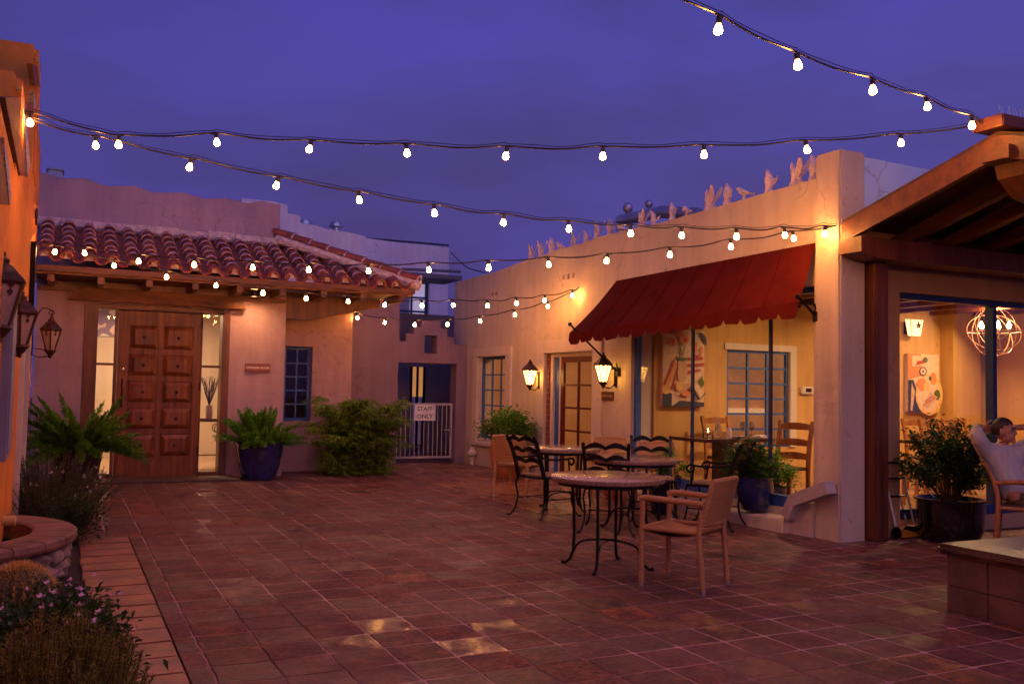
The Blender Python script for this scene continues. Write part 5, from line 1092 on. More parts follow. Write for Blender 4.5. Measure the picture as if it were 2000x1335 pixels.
# big shrub in black pot on the right
random.seed(21)
bp_ = onY(1856, 1050, 6.44); bp_ = Vector((bp_.x, 6.44, 0)); t = thing('potted_shrub', 'leafy dark shrub in a wide glossy black pot in front of the dining window', 'potted plant', bp_)
pot(t, bp_, .325, .42, BLACKG, [(.80, 0), (.84, .02), (.97, .3), (1.0, .8), (1.0, .93), (1.06, .95), (1.06, 1.0), (.94, 1.0)])
m = MB(); st = MB()
for k in range(44):
    d = rdir(.15, 1.4); b = bp_+Vector((d.x*.08, d.y*.08, .38)); top = bp_+Vector((d.x*.68, d.y*.30, .42+.14+.64*d.z*random.uniform(.5, 1.15))); mid = b.lerp(top, .5)+Vector((0, 0, .06)); pth = bez([b, mid, top], 6); st.tube(pth, .006, 4)
    for q in range(105):
        u = .34+.66*random.random()**.7; i = min(len(pth)-1, int(u*len(pth))); leaf(m, pth[i]+rdir(-1, 1)*random.uniform(0, .13), rdir(-.7, .7), random.uniform(.035, .07), random.uniform(.022, .038), .3)
m.build('foliage', LF_DRK, t); st.build('stem', STEM, t)
# left border: bushes, cactus, flowers, rosemary
def sprigs(t, c, rx, ry, n, h0, h1, mt, nl=.022, lean=.35, dens=70, wd=.003):
    m = MB(); st = MB(); c = Vector(c)
    for k in range(n):
        a = random.uniform(0, 6.283); rr = math.sqrt(random.random()); b = c+Vector((math.cos(a)*rx*rr*.7, math.sin(a)*ry*rr*.7, 0)); h = random.uniform(h0, h1)*(1-.35*rr*rr); ln = Vector((math.cos(a)*rx, math.sin(a)*ry, 0))*lean*rr*random.uniform(.3, 1.6)
        pth = bez([b, b+Z_*h*.5+ln*.4, b+Z_*h+ln+Vector((random.uniform(-.04, .04), random.uniform(-.04, .04), 0))], 5); st.tube(pth, .0022, 4)
        for q in range(dens):
            u = .12+.88*random.random(); i = u*(len(pth)-1); p = pth[int(i)].lerp(pth[min(len(pth)-1, int(i)+1)], i % 1); leaf(m, p, rdir(-.1, 1.2), nl*random.uniform(.7, 1.3), wd, 0)
    m.build('foliage', mt, t); st.build('stem', STEM, t)
random.seed(5)
c0 = Vector((.02, 3.85, 0)); t = thing('rosemary_bush', 'olive rosemary bush at the bottom left corner beside the tile path', 'bush', c0); sprigs(t, c0, .36, .62, 640, .28, .60, LF_ROS, .023, .20, 190, .0048)
c0 = Vector((.02, 4.95, 0)); t = thing('flowering_bush', 'dark green periwinkle with pink and white flowers below the barrel cactus', 'bush', c0)
bushy(t, c0+Vector((0, 0, .08)), (.44, .85, .30), 5200, .06, .028, LF_DRK, stems=60, flowers=PETAL_P, nf=55, fs=.022, clump=.3)
c0 = Vector((-.04, 10.25, 0)); t = thing('bronze_shrub', 'bronze green shrub with small white flowers in front of the large fern', 'bush', c0); sprigs(t, c0, .5, .75, 340, .35, .76, LF_BRN, .027, .5, 130, .0065)
m = MB(); 
for k in range(16):
    q = c0+Vector((random.uniform(-.3, .55), random.uniform(-.7, .3), random.uniform(.2, .6)))
    for a in range(5): leaf(m, q, Vector((math.cos(a*1.256), -.4, math.sin(a*1.256))), .022, .017, 0)
m.build('blossom', PETAL_W, t)
c0 = Vector((.12, 9.15, 0)); t = thing('trailing_shrub', 'low dark trailing shrub spilling onto the tiles behind the stone basin', 'bush', c0); bushy(t, c0+Vector((0, 0, .05)), (.36, .5, .38), 2600, .05, .016, LF_DRK, stems=44, clump=.3)
c0 = Vector((-.12, 9.0, .10)); t = thing('succulent', 'small reddish spiky succulent just behind the stone basin', 'succulent', c0); m = MB()
for k in range(240):
    d = rdir(.1, 1.5); leaf(m, c0+d*.05+Vector((0, 0, -.02)), d, random.uniform(.08, .14), .018, .0)
m.build('foliage', mat('reddish_succulent', (.26, .10, .06), .6, col2=(.10, .06, .04)), t); m = MB(); m.tube([c0+Vector((0, 0, -.10)), c0], .03, 8); m.build('stem', STEM, t)
# barrel cactus
cc = Vector((-.18, 6.28, .02)); t = thing('barrel_cactus', 'round ribbed barrel cactus with golden spines in front of the stone basin', 'cactus', cc)
m = MB(); sp_ = MB(); nr = 22; nm = 26; nv = 132; R0 = .180
for i in range(nm+1):
    ph = math.pi*i/nm
    for j in range(nv):
        a = 2*math.pi*j/nv; rb_ = 1+.07*math.cos(a*nr)*math.sin(ph); m.v.append(cc+Vector((R0*math.sin(ph)*math.cos(a)*rb_, R0*math.sin(ph)*math.sin(a)*rb_, .155-.155*math.cos(ph)-.018*math.exp(-((math.pi-ph)*5)**2))))
for i in range(nm):
    for j in range(nv): m.f.append((i*nv+j, i*nv+(j+1) % nv, (i+1)*nv+(j+1) % nv, (i+1)*nv+j)); m.sm.append(True)
m.build('body', mat('cactus_green', (.07, .075, .02), .6, bump=.002), t)
for k in range(nr):
    a = 2*math.pi*k/nr
    for i in range(8, nm):
        ph = math.pi*i/nm; n_ = Vector((math.sin(ph)*math.cos(a), math.sin(ph)*math.sin(a), -math.cos(ph))); p = cc+Vector((n_.x*R0*1.07, n_.y*R0*1.07, .155+n_.z*.152))
        for q in range(7): leaf(sp_, p, n_*.8+rdir(-1, 1)*.9, random.uniform(.03, .055), .0028, 0)
sp_.build('spines', mat('golden_spines', (.85, .52, .12), .5), t)
# ------------------------------------------------------------------ stone basin
fc = Vector((-.95, 7.72, 0)); t = thing('stone_basin', 'curved stone fountain basin with a sandstone rim and rough rock sides', 'fountain', fc); random.seed(9)
m = MB(); R1, R2 = 1.10, .80; nseg = 9; A0_ = R_(-64)
for k in range(nseg):
    a0, a1 = A0_-2*A0_*k/nseg+.005, A0_-2*A0_*(k+1)/nseg-.005; n = 6; vs = []
    for i in range(n+1):
        a = a0+(a1-a0)*i/n; c, s_ = math.cos(a), math.sin(a)
        for (r, z) in ((R2, .265), (R2, .325), (R2+.02, .337), (R1-.02, .335), (R1, .322), (R1+.004, .285), (R1-.01, .262)): vs.append(fc+Vector((c*r, s_*r, z)))
    q = 7; m.add(vs, [(i*q+j, i*q+(j+1) % q, (i+1)*q+(j+1) % q, (i+1)*q+j) for i in range(n) for j in range(q)]+[tuple(range(q)), tuple(range(n*q, n*q+q))[::-1]])
m.build('rim', STONE, t)
m = MB()
for row, (z, rr) in enumerate(((.07, 1.0), (.19, 1.01))):
    for k in range(14):
        a = A0_-2*A0_*(k+.5*row)/14+random.uniform(-.02, .02); c = fc+Vector((math.cos(a)*rr, math.sin(a)*rr, z)); w_, h_ = random.uniform(.08, .12), random.uniform(.055, .08)
        b = MB(); b.ball((0, 0, 0), 1, 10, 7); Rz = Matrix.Rotation(a, 3, 'Z')
        for v in b.v:
            u = Vector((v.x*.07, v.y*w_, v.z*h_))*(1+.12*math.sin(v.x*5+k)+.1*math.sin(v.z*7+k*2)); b_ = Rz @ u; v.x, v.y, v.z = (c+b_)
        m.add(b.v, b.f, True)
m.build('rock_wall', ROCK, t)
m = MB(); m.lathe([(.98, 0), (.98, .26), (.81, .26), (.81, .06), (.001, .06)], tuple(fc), 64, caps=False); m.build('liner', mat('yellow_lit_basin_liner', (.45, .28, .10), .5, bump=.004, bscale=20), t)  # yellow light inside the basin is put into the liner colour
m = MB(); m.lathe([(.001, .20), (.808, .20)], tuple(fc), 48); m.build('water', mat('dark_water', (.02, .02, .015), .03, spec=.8), t)
q = G(30, 1016, .37); m = MB(); m.tube([q, q+Vector((-.34, .05, 0))], .038, 14); tag(m.build('clay_spout', mat('ochre_clay', (.6, .36, .11), .6)), 'short ochre clay pipe lying over the edge of the stone basin', 'pipe')
# ------------------------------------------------------------------ tiled bench bottom right
t = thing('tiled_bench', 'low tiled bench block with a rounded stone slab top at the bottom right', 'bench', (6.5, 3, 0))
m = MB(); TL = .31
for k in range(12):
    y1_ = 4.37-k*TL; 
    for r, (za, zb) in enumerate(((0, .165), (.168, .375))): m.bbox((5.44, y1_-TL+.006, za), (5.47, y1_, zb), .004)
for k in range(10):
    x0_ = 5.47+k*TL
    for r, (za, zb) in enumerate(((0, .165), (.168, .375))): m.bbox((x0_+.004, 4.345, za), (x0_+TL-.002, 4.372, zb), .004)
m.build('tile_face', mat('bench_tiles', (.17, .085, .055), .5, bump=.004, bscale=14, var=.35, vscale=3.5, col2=(.075, .04, .035)), t)
m = MB(); m.box((5.47, .6, 0), (8.6, 4.344, .374)); m.build('core', MORTAR, t)
m = MB(); m.bbox((5.385, .55, .376), (8.7, 4.43, .445), .028); m.build('slab_top', mat('rough_stone_slab', (.13, .062, .045), .3, bump=.006, bscale=16, var=.35, vscale=5, coat=.4), t)
# ------------------------------------------------------------------ folding luggage cart
cb_ = G(1748, 1050); cb_.z = 0; t = thing('luggage_cart', 'folded aluminium luggage cart leaning by the wooden porch post', 'hand truck', cb_)
ux = (G(1795, 1046)-G(1745, 1050)); ux.z = 0; ux.normalize(); uy = Vector((-ux.y, ux.x, 0))
def K(x, y, z): return cb_+ux*x*1.12+uy*y*1.1+Vector((0, 0, z*(1.14 if z > .2 else 1)))
W1 = .26
lean = .0
def rail(x0, y0, lx): 
    m = MB(); m.tube(bez([K(x0, y0, .03), K(x0-.10, y0+.10, .50), K(x0-.145, y0+.14, .74), K(x0-.125, y0+.145, .80), K(x0-.08, y0+.15, .815)], 5), .013, 8); return m
for (x0, y0) in ((0, 0), (0.0, .09)):
    m = MB(); m.tube(bez([K(x0+.03, y0, .05), K(x0-.05, y0+.05, .45), K(x0-.095, y0+.08, .70), K(x0-.085, y0+.09, .775), K(x0-.04, y0+.1, .79), K(x0+.10, y0+.1, .785), K(x0+.14, y0+.09, .74), K(x0+.20, y0+.05, .42), K(x0+.27, y0, .05)], 6), .012, 8); m.build('rail', mat('silver_tube', (.85, .80, .76), .3, metal=.0, spec=.8), t)
m = MB(); m.tube([K(-.075, -.014+.06, .52), K(-.088, .06, .68)], .017, 8); m.tube([K(.145, .06, .68), K(.165, .055, .58)], .017, 8); m.build('grip', IRON, t)
for z, s_ in ((.66, .004), (.52, .003), (.36, .004)):
    m = MB(); f = (z-.05)/.7; m.tube([K(.03-.125*f, .05, z), K(.27-.125*f, .05, z)], .010, 6); m.build('crossbar', IRON, t)
for x in (-.0, .28):
    m = MB(); m.lathe([(.02, -.012), (.055, -.012), (.06, 0), (.055, .012), (.02, .012)], (0, 0, 0), 18); Mx = Matrix((uy, Z_, ux)).transposed().to_4x4(); Mx.translation = K(x, -.02, .06); m.v = [Mx @ v for v in m.v]; m.build('wheel', IRON, t)
m = MB(); m.prism([(.02, .01), (.30, .01), (.36, .03), (.33, .09), (.22, .12), (.02, .09)], -.05, .02, lambda a, b, tt: K(a, tt, b)); fb = m.build('toe_plate', mat('orange_plastic', (.55, .20, .03), .4), t)
m = MB(); m.prism([(.04, .095), (.2, .06), (.26, .07), (.2, .115), (.08, .125)], -.054, -.051, lambda a, b, tt: K(a, tt, b)); m.build('rubber_pad', IRON, fb)
# ================================================================== DINING ROOM CONTENTS
def deco_mat(name, cols, scale, seed):
    m = bpy.data.materials.new(name); m.use_nodes = True; t = m.node_tree; b = t.nodes['Principled BSDF']; b.inputs['Roughness'].default_value = .6
    co = t.nodes.new('ShaderNodeTexCoord'); mp = t.nodes.new('ShaderNodeMapping'); mp.inputs['Location'].default_value = (seed, seed*.7, seed*.3); n = t.nodes.new('ShaderNodeTexNoise'); n.inputs['Scale'].default_value = scale; n.inputs['Detail'].default_value = 1.5
    r = t.nodes.new('ShaderNodeValToRGB'); r.color_ramp.interpolation = 'CONSTANT'; e = r.color_ramp.elements
    while len(e) < len(cols): e.new(.5)
    for i, c in enumerate(cols): e[i].position = .30+.42*i/len(cols) if i else 0; e[i].color = (*c, 1)
    t.links.new(co.outputs['Object'], mp.inputs[0]); t.links.new(mp.outputs[0], n.inputs['Vector']); t.links.new(n.outputs[0], r.inputs[0]); t.links.new(r.outputs[0], b.inputs['Base Color']); return m
def fmat(n, c): return mat('paint_'+n, c, .6, var=.12, vscale=20)
CR, OR, RD, GN, NV, YL, TN = fmat('cream', (.72, .48, .30)), fmat('orange', (.70, .22, .06)), fmat('red', (.45, .05, .02)), fmat('olive', (.10, .12, .03)), fmat('navy', (.03, .035, .06)), fmat('yellow', (.75, .42, .12)), fmat('tan', (.60, .34, .20))
def painting(label, x0, z0, x1, z1, y, depth, shapes):
    t = thing('painting', label, 'painting', ((x0+x1)/2, y, z0)); m = MB(); m.bbox((x0, y-depth, z0), (x1, y-.002, z1), .004); m.build('canvas', CR, t)
    layer = 0
    for (mt, poly) in shapes:
        layer += 1; m = MB(); yy = y-depth-.0015*layer
        m.prism([(x0+(x1-x0)*a, z0+(z1-z0)*b) for a, b in poly], yy-.001, yy, lambda a, b, t_: (a, t_, b)); m.build('painted_shape', mt, t)
    return t
def ell(cx_, cy_, rx, ry, n=18, a0=0, a1=2*math.pi): return [(cx_+rx*math.cos(a0+(a1-a0)*i/n), cy_+ry*math.sin(a0+(a1-a0)*i/n)) for i in range(n)]
def stripe(a, b, c, d, w_): return [(a, b), (a+w_, b), (c+w_, d), (c, d)]
pa, pb = onY(1294, 680, RY-.06), onY(1374, 794, RY-.06)
still = [(NV, [(0, 0), (.22, 0), (.22, .17), (0, .20)]), (NV, [(.22, 0), (1, 0), (1, .06), (.4, .08)]), (TN, ell(.62, .19, .36, .12)), (YL, ell(.08, .22, .10, .06)),
         (RD, stripe(.0, .28, .22, .60, .06)), (OR, stripe(.08, .24, .30, .58, .05)), (RD, stripe(.17, .22, .36, .55, .05)), (YL, stripe(.04, .24, .26, .56, .03)),
         (TN, [(.34, .36), (.42, .32), (.52, .33), (.57, .38), (.56, .62), (.36, .62)]), (RD, [(.57, .60), (.95, .62), (.95, .66), (.57, .64)]), (RD, [(.57, .52), (.98, .54), (.98, .58), (.57, .56)]), (RD, [(.57, .42), (.90, .47), (.88, .50), (.57, .47)]),
         (GN, ell(.44, .65, .15, .055, 12, math.pi, 2*math.pi)), (GN, [(.40, .66), (.43, .66), (.37, .88), (.35, .88)]), (GN, [(.45, .66), (.47, .66), (.52, .85), (.50, .85)]), (OR, ell(.22, .84, .11, .055)), (RD, ell(.20, .84, .05, .03)), (OR, ell(.48, .88, .12, .06)), (RD, ell(.50, .87, .05, .03)), (OR, ell(.36, .95, .10, .045)),
         (NV, ell(.86, .84, .16, .14, 14, -.3, 1.9)), (OR, [(.72, .72), (.78, .72), (.80, .84), (.74, .85)]), (OR, [(.84, .68), (.90, .66), (.94, .78), (.88, .80)]), (RD, ell(.78, .70, .08, .05)), (TN, ell(.78, .71, .06, .035)),
         (YL, ell(.36, .27, .09, .06)), (OR, ell(.52, .17, .11, .035)), (GN, [(.80, .28), (.86, .22), (.96, .30), (.90, .42)]), (NV, [(.60, .25), (.66, .28), (.86, .10), (.80, .09)]), (CR, [(.66, .29), (.78, .32), (.97, .18), (.86, .11)]), (NV, [(.86, .10), (.88, .12), (.98, .20), (.98, .17)])]
painting('tall still life canvas of flowers and striped cloth behind the awning window', pa.x, pb.z, pb.x, 2.28, RY, .07, still)
pa, pb = onY(1772, 690, RY-.06), onY(1833, 804, RY-.06)
still2 = [(OR, [(0, .55), (.42, .62), (.42, 1), (0, 1)]), (CR, [(.14, .78), (.42, .80), (.42, .97), (.14, .97)]), (RD, [(.24, .80), (.60, .86), (.60, .90), (.30, .88)]), (GN, ell(.55, .90, .08, .05)), (NV, ell(.47, .70, .12, .08)), (CR, ell(.47, .70, .09, .06)), (NV, ell(.47, .70, .03, .02)),
          (NV, [(0, 0), (.45, 0), (.16, .55), (0, .55)]), (TN, [(.06, .02), (.12, .02), (.20, .35), (.10, .5)]), (YL, ell(.66, .30, .44, .36)), (CR, ell(.64, .31, .38, .31)), (OR, ell(.42, .47, .16, .11)), (YL, ell(.56, .44, .10, .08)), (OR, ell(.78, .58, .10, .11)), (GN, ell(.68, .58, .05, .04)), (GN, ell(.90, .30, .10, .09)),
          (TN, [(.42, .12), (.60, .08), (.92, .26), (.66, .34)]), (RD, [(.50, .17), (.78, .27), (.77, .285), (.49, .185)]), (RD, [(.52, .13), (.84, .25), (.83, .262), (.51, .145)])]
painting('still life canvas with a round dish on the ochre wall, seen through the porch window', pa.x, pb.z, pb.x, pa.z, RY, .07, still2)
pa, pb = onY(1930, 703, RY-.06), onY(1971, 812, RY-.06)
painting('narrow canvas with white flowers over a pale dish, right of the window mullion', pa.x, pb.z, pb.x, pa.z, RY, .05, [(GN, [(.3, .75), (1, .70), (1, 1), (.3, 1)]), (CR, ell(.85, .88, .1, .06)), (RD, [(.5, .5), (.75, .45), (.9, .75), (.6, .75)]), (YL, ell(.65, .22, .35, .2)), (NV, [(.85, 0), (1, 0), (1, .2)])])
pa, pb = onY(1987, 700, RY-.06), onY(2040, 835, RY-.06); t = thing('framed_mirror', 'dark tin-framed mirror at the far right edge of the dining room', 'mirror', (pa.x, RY, pb.z))
m = MB(); m.box((pa.x, RY-.04, pb.z), (pa.x+.12, RY-.002, pa.z)); m.box((pb.x-.12, RY-.04, pb.z), (pb.x, RY-.002, pa.z)); m.box((pa.x+.12, RY-.04, pa.z-.12), (pb.x-.12, RY-.002, pa.z)); m.box((pa.x+.12, RY-.04, pb.z), (pb.x-.12, RY-.002, pb.z+.12)); fr_ = m.build('frame', IRON, t)
for k in range(10): m = MB(); m.ball((pa.x+.06, RY-.04, pb.z+.1+k*.11), .022, 8, 5); m.build('boss', CHROME, fr_)
m = MB(); m.box((pa.x+.121, RY-.02, pb.z+.121), (pb.x-.121, RY-.015, pa.z-.121)); m.build('glass', mat('mirror_glass', (.5, .4, .35), .05, metal=1), t)
# tin wall sconces
def sconce(px, py, label):
    p = onY(px, py, RY-.12); t = thing('wall_sconce', label, 'light', tuple(p)); SM = mat('lit_sconce_shade', (.9, .7, .45), emit=1.5, ecol=(1, .62, .33))
    for (x0_, x1_) in ((-.19, -.09), (-.06, .19)):
        m = MB(); m.prism([(x0_, .13), (x1_, .13), (x1_*.66, -.13), (x0_*.66, -.13)], -.03-.02*(x0_ > -.1), -.02, lambda a, b, t_: (p.x+a, p.y+t_, p.z+b)); m.build('shade', SM, t)
    m = MB(); c_ = p+Vector((.075, -.06, .04))
    m.prism([(0, .07), (.02, .02), (.06, .015), (.03, -.008), (.04, -.055), (0, -.025), (-.04, -.055), (-.03, -.008), (-.06, .015), (-.02, .02)], 0, .006, lambda a, b, t_: (c_.x+a, c_.y+t_, c_.z+b)); m.build('star_cutout', IRON_B, t)
    m = MB(); m.box((p.x-.06, p.y, p.z-.1), (p.x+.06, RY-.001, p.z+.1)); m.build('bracket', IRON, t)
sconce(1782, 640, 'glowing tin wall sconce with a star cut-out, top left of the porch window'); sconce(1997, 668, 'glowing tin wall sconce at the right edge of the view')
# orb chandelier
cc = onY(1941, 648, 8.7); t = thing('chandelier', 'wire orb chandelier with candle bulbs hanging in the dining room', 'chandelier', tuple(cc)); Rr = .345
for k, (ax, ang) in enumerate((((1, 0, 0), 90), ((1, 0, 0), 65), ((0, 1, 0), 90), ((1, 1, 0), 80), ((0, 0, 1), 0), ((1, -1, .2), 50))):
    Mr = Matrix.Rotation(R_(ang), 3, Vector(ax)); m = MB(); m.tube([cc+Mr @ Vector((Rr*math.cos(2*math.pi*i/40), Rr*math.sin(2*math.pi*i/40), 0)) for i in range(40)], .0052, 5, closed=True); m.build('ring', mat('copper_wire', (.55, .25, .14), .4, metal=.3), t)
m = MB(); m.tube([cc+Vector((0, 0, Rr)), Vector((cc.x, cc.y, 2.895))], .006, 5); m.tube([cc+Vector((0, 0, Rr)), cc+Vector((0, 0, -.06))], .010, 6); m.build('chain', IRON_B, t)
for k in range(5):
    a = 2*math.pi*k/5+.3; e_ = cc+Vector((math.cos(a)*.19, math.sin(a)*.19, -.02)); m = MB(); m.tube(bez([cc+Vector((0, 0, -.05)), cc.lerp(e_, .5)-Vector((0, 0, .09)), e_], 4), .006, 5); m.tube([e_, e_+Vector((0, 0, .07))], .011, 8); ar = m.build('arm', IRON_B, t)
    m = MB(); m.lathe([(.012, .07), (.026, .09), (.025, .12), (.006, .165)], tuple(e_), 8); m.build('candle_bulb', mat('lit_candle_bulb', (1, .8, .5), emit=160, ecol=(1, .6, .28)), ar)
# dining table with setting
DZ = .10
tc_ = Vector((8.05, 9.15, 0)); tz_ = atD(1400, 855, (RM.transposed() @ (tc_-O0)).z*-1).z; tz_ = .83
d0, d1 = G(1343, 853, tz_), G(1480, 858, tz_)
tc_ = (G(1343, 852, .80)+G(1478, 856, .80))/2; tzz = .80
yb_ = 9.3; s0 = onY(1343, 852, yb_); s1 = onY(1478, 856, yb_); tzz = (s0.z+s1.z)/2
t = thing('dining_table', 'dark pedestal dining table set with glasses and plates behind the glass', 'table', ((s0.x+s1.x)/2, yb_, DZ))
m = MB(); m.bbox((s0.x, yb_-.35, tzz-.04), (s1.x, yb_+.35, tzz), .006); m.build('tabletop', mat('dark_table_wood', (.06, .02, .012), .3), t)
m = MB(); m.bbox(((s0.x+s1.x)/2-.10, yb_-.10, DZ+.02), ((s0.x+s1.x)/2+.10, yb_+.10, tzz-.04), .01); m.bbox(((s0.x+s1.x)/2-.3, yb_-.3, DZ), ((s0.x+s1.x)/2+.3, yb_+.3, DZ+.03), .01); m.build('pedestal', mat('dark_table_wood', (.06, .02, .012)), t)
def tx(px): return s0.x+(s1.x-s0.x)*(px-1343)/(1478-1343)
WG = mat('clear_glassware', (.9, .85, .8), .05); 
WG.node_tree.nodes['Principled BSDF'].inputs['Transmission Weight'].default_value = .85
for (px, lab) in ((1437, 'left stemmed wine glass on the set dining table'), (1455, 'right stemmed wine glass on the set dining table')):
    m = MB(); m.lathe([(.034, .0), (.03, .004), (.005, .01), (.004, .085), (.02, .10), (.036, .13), (.038, .16), (.030, .205), (.028, .205), (.035, .16), (.033, .13), (.001, .10)], (tx(px), yb_-.12, tzz), 16); tag(m.build('wine_glass', WG), lab, 'wine glass', 'wine glasses on the dining table')
m = MB(); m.lathe([(.04, 0), (.042, .01), (.042, .12), (.022, .17), (.018, .25), (.02, .26)], (tx(1396), yb_-.05, tzz), 16); tag(m.build('water_carafe', WG), 'tall glass carafe on the set dining table', 'carafe')
m = MB(); m.lathe([(.03, 0), (.03, .10), (.022, .13), (.012, .13)], (tx(1400)+.02, yb_-.2, tzz), 12); tag(m.build('napkin_roll', PETAL_W), 'folded white napkin standing before the carafe', 'napkin')
m = MB(); m.lathe([(.05, 0), (.11, .016), (.115, .03), (.10, .028), (.001, .02)], (tx(1419), yb_-.15, tzz), 20); tag(m.build('plate', PETAL_W), 'white dish between the napkin and the wine glass', 'plate')
m = MB(); m.bbox((tx(1460), yb_-.22, tzz), (tx(1476), yb_-.06, tzz+.02), .006); m.bbox((tx(1463), yb_-.2, tzz+.021), (tx(1477), yb_-.08, tzz+.034), .005); tag(m.build('napkin', PETAL_W), 'folded napkin lying at the right end of the dining table', 'napkin')
t = thing('candle_holder', 'small square candle holder with a lit candle on the dining table', 'candle', (tx(1372), yb_-.1, tzz)); m = MB()
for (a, b) in ((-.04, -.04), (.04, -.04), (-.04, .04), (.04, .04)): m.box((tx(1372)+a-.004, yb_-.1+b-.004, tzz), (tx(1372)+a+.004, yb_-.1+b+.004, tzz+.10))
for z in (0, .05, .095): m.tube([(tx(1372)+a, yb_-.1+b, tzz+z+.004) for a, b in ((-.04, -.04), (.04, -.04), (.04, .04), (-.04, .04))], .004, 5, closed=True)
m.build('frame', IRON, t); m = MB(); m.lathe([(.018, 0), (.018, .07), (.001, .07)], (tx(1372), yb_-.1, tzz+.002), 10); cn = m.build('candle', PETAL_W, t); m = MB(); m.lathe([(.001, .075), (.007, .085), (.005, .1), (.001, .12)], (tx(1372), yb_-.1, tzz), 8); m.build('flame', mat('candle_flame', (1, .7, .3), emit=60, ecol=(1, .6, .25)), cn)
def wood_chair():
    t = thing('dining_chair', '', 'chair'); W_ = .21
    for s_ in (-1, 1):
        m = MB(); m.tube(bez([(s_*W_, -.21, 0), (s_*W_, -.20, .45), (s_*W_, -.235, .75), (s_*(W_+.01), -.29, 1.0)], 4), .02, 4, sq=True); m.build('back_post', WD_C, t)
        m = MB(); m.tube([(s_*W_, .2, 0), (s_*W_, .2, .43)], .019, 4, sq=True); m.build('leg', WD_C, t)
    for z, y in ((.93, -.272), (.74, -.235), (.58, -.215)):
        m = MB(); n = 12; vs = []
        for i in range(n+1):
            u = i/n; x = -W_+2*W_*u; hh = .035+.02*math.sin(math.pi*u); yy = y-.025*math.sin(math.pi*u)
            for dy, dz in ((-.008, -.03), (.008, -.03), (.008, hh), (-.008, hh)): vs.append((x, yy+dy, z+dz))
        m.add(vs, [(i*4+j, i*4+(j+1) % 4, (i+1)*4+(j+1) % 4, (i+1)*4+j) for i in range(n) for j in range(4)]); m.build('back_slat', WD_C, t)
    m = MB(); m.bbox((-W_, -.2, .43), (W_, .215, .465), .008); m.build('seat', mat('dark_seat', (.07, .03, .02), .6), t); return t
dc = wood_chair()
place(dc, (onY(1425, 850, 9.95).x, 9.98, DZ), R_(180), 'wooden chair behind the set dining table in front of the gridded window', True, 'wooden dining chairs')
place(dc, (onY(1535, 900, 8.4).x, 8.45, DZ), R_(105), 'leaning-backed wooden chair beside the pillar just inside the glass', False, 'wooden dining chairs')
for k, (px, yy, rz, lb) in enumerate(((1815, 9.2, 170, 'wooden chair deep in the dining room left of the shrub crown'), (1850, 9.0, 185, 'wooden chair deep in the dining room behind the middle of the shrub'), (1893, 9.3, 175, 'wooden chair deep in the dining room between shrub and seated man'), (1810, 8.0, 20, 'nearer wooden chair glimpsed behind the luggage cart'))):
    place(dc, (onY(px, 850, yy).x, yy, DZ), R_(rz), lb, False, 'wooden dining chairs')
t = thing('dining_table', 'far dining table behind the shrub in the dining room', 'table', (onY(1860, 860, 8.5).x, 8.5, DZ)); x_ = onY(1860, 860, 8.5).x
m = MB(); m.bbox((x_-.6, 8.15, .80), (x_+.6, 8.85, .84), .006); m.build('tabletop', mat('dark_table_wood', (.06, .02, .012)), t); m = MB(); m.bbox((x_-.08, 8.42, DZ), (x_+.08, 8.58, .80), .01); m.build('pedestal', mat('dark_table_wood', (.06, .02, .012)), t)
# thermostat / shelf brackets by the pillar
q = onY(1577, 762, RY-.03); m = MB(); m.bbox((q.x-.13, RY-.05, q.z-.06), (q.x+.13, RY-.001, q.z+.06), .015); th_ = m.build('wall_thermostat', ST_W); tag(th_, 'small cream thermostat box on the ochre wall near the pillar', 'thermostat'); m = MB(); m.box((q.x-.05, RY-.055, q.z-.025), (q.x+.06, RY-.051, q.z+.03)); m.build('display', IRON, th_)
# through the glazed door: table and chair silhouettes
place(dc, (8.1, 12.4, .05), R_(100), 'wooden chair glimpsed through the glazed oxblood door', False, 'wooden dining chairs')
# table with twigs in the lit lobby behind the carved door
tb_ = onY(407, 815, 15.9); t = thing('console_table', 'scrolled iron console table behind the right sidelight of the carved door', 'table', (tb_.x, 15.9, 0)); x_ = tb_.x
m = MB(); m.bbox((x_-.45, 15.7, .80), (x_+.32, 16.05, .84), .006); m.build('tabletop', mat('dark_table_wood', (.06, .02, .012)), t)
for (dx_, y) in ((.22, 15.75), (-.38, 15.75), (.22, 16.0), (-.38, 16.0)):
    m = MB(); s_ = 1 if dx_ > 0 else -1; m.tube(bez([(x_+dx_+.05*s_, y, .80), (x_+dx_-.0, y, .60), (x_+dx_-.05*s_, y, .35), (x_+dx_, y, .1), (x_+dx_+.05*s_, y, .03)], 5), .012, 6); m.tube(arc((x_+dx_-.07*s_, y, .68), .07, 0, 5, 12), .008, 6); m.tube(arc((x_+dx_-.04*s_, y, .50), .05, 1, 6, 12), .007, 6); m.build('leg', IRON, t)
m = MB(); m.tube([(x_-.38, 15.75, .25), (x_+.22, 15.75, .25)], .008, 6); m.build('stretcher', IRON, t)
t = thing('vase_of_twigs', 'white vase of bare brown twigs on the console table', 'vase', (x_+.02, 15.85, .84)); m = MB(); m.lathe([(.05, 0), (.055, .02), (.06, .16), (.05, .22), (.045, .22)], (x_-.0, 15.85, .842), 16); m.build('vase', PETAL_W, t); m = MB()
for k in range(34): d = Vector((random.uniform(-.32, .36), random.uniform(-.2, .2), 1)); b = Vector((x_, 15.85, 1.04)); m.tube([b, b+d*.22+Vector((random.uniform(-.02, .02), 0, 0)), b+d*random.uniform(.38, .5)], .0035, 4)
m.build('twigs', STEM, t)
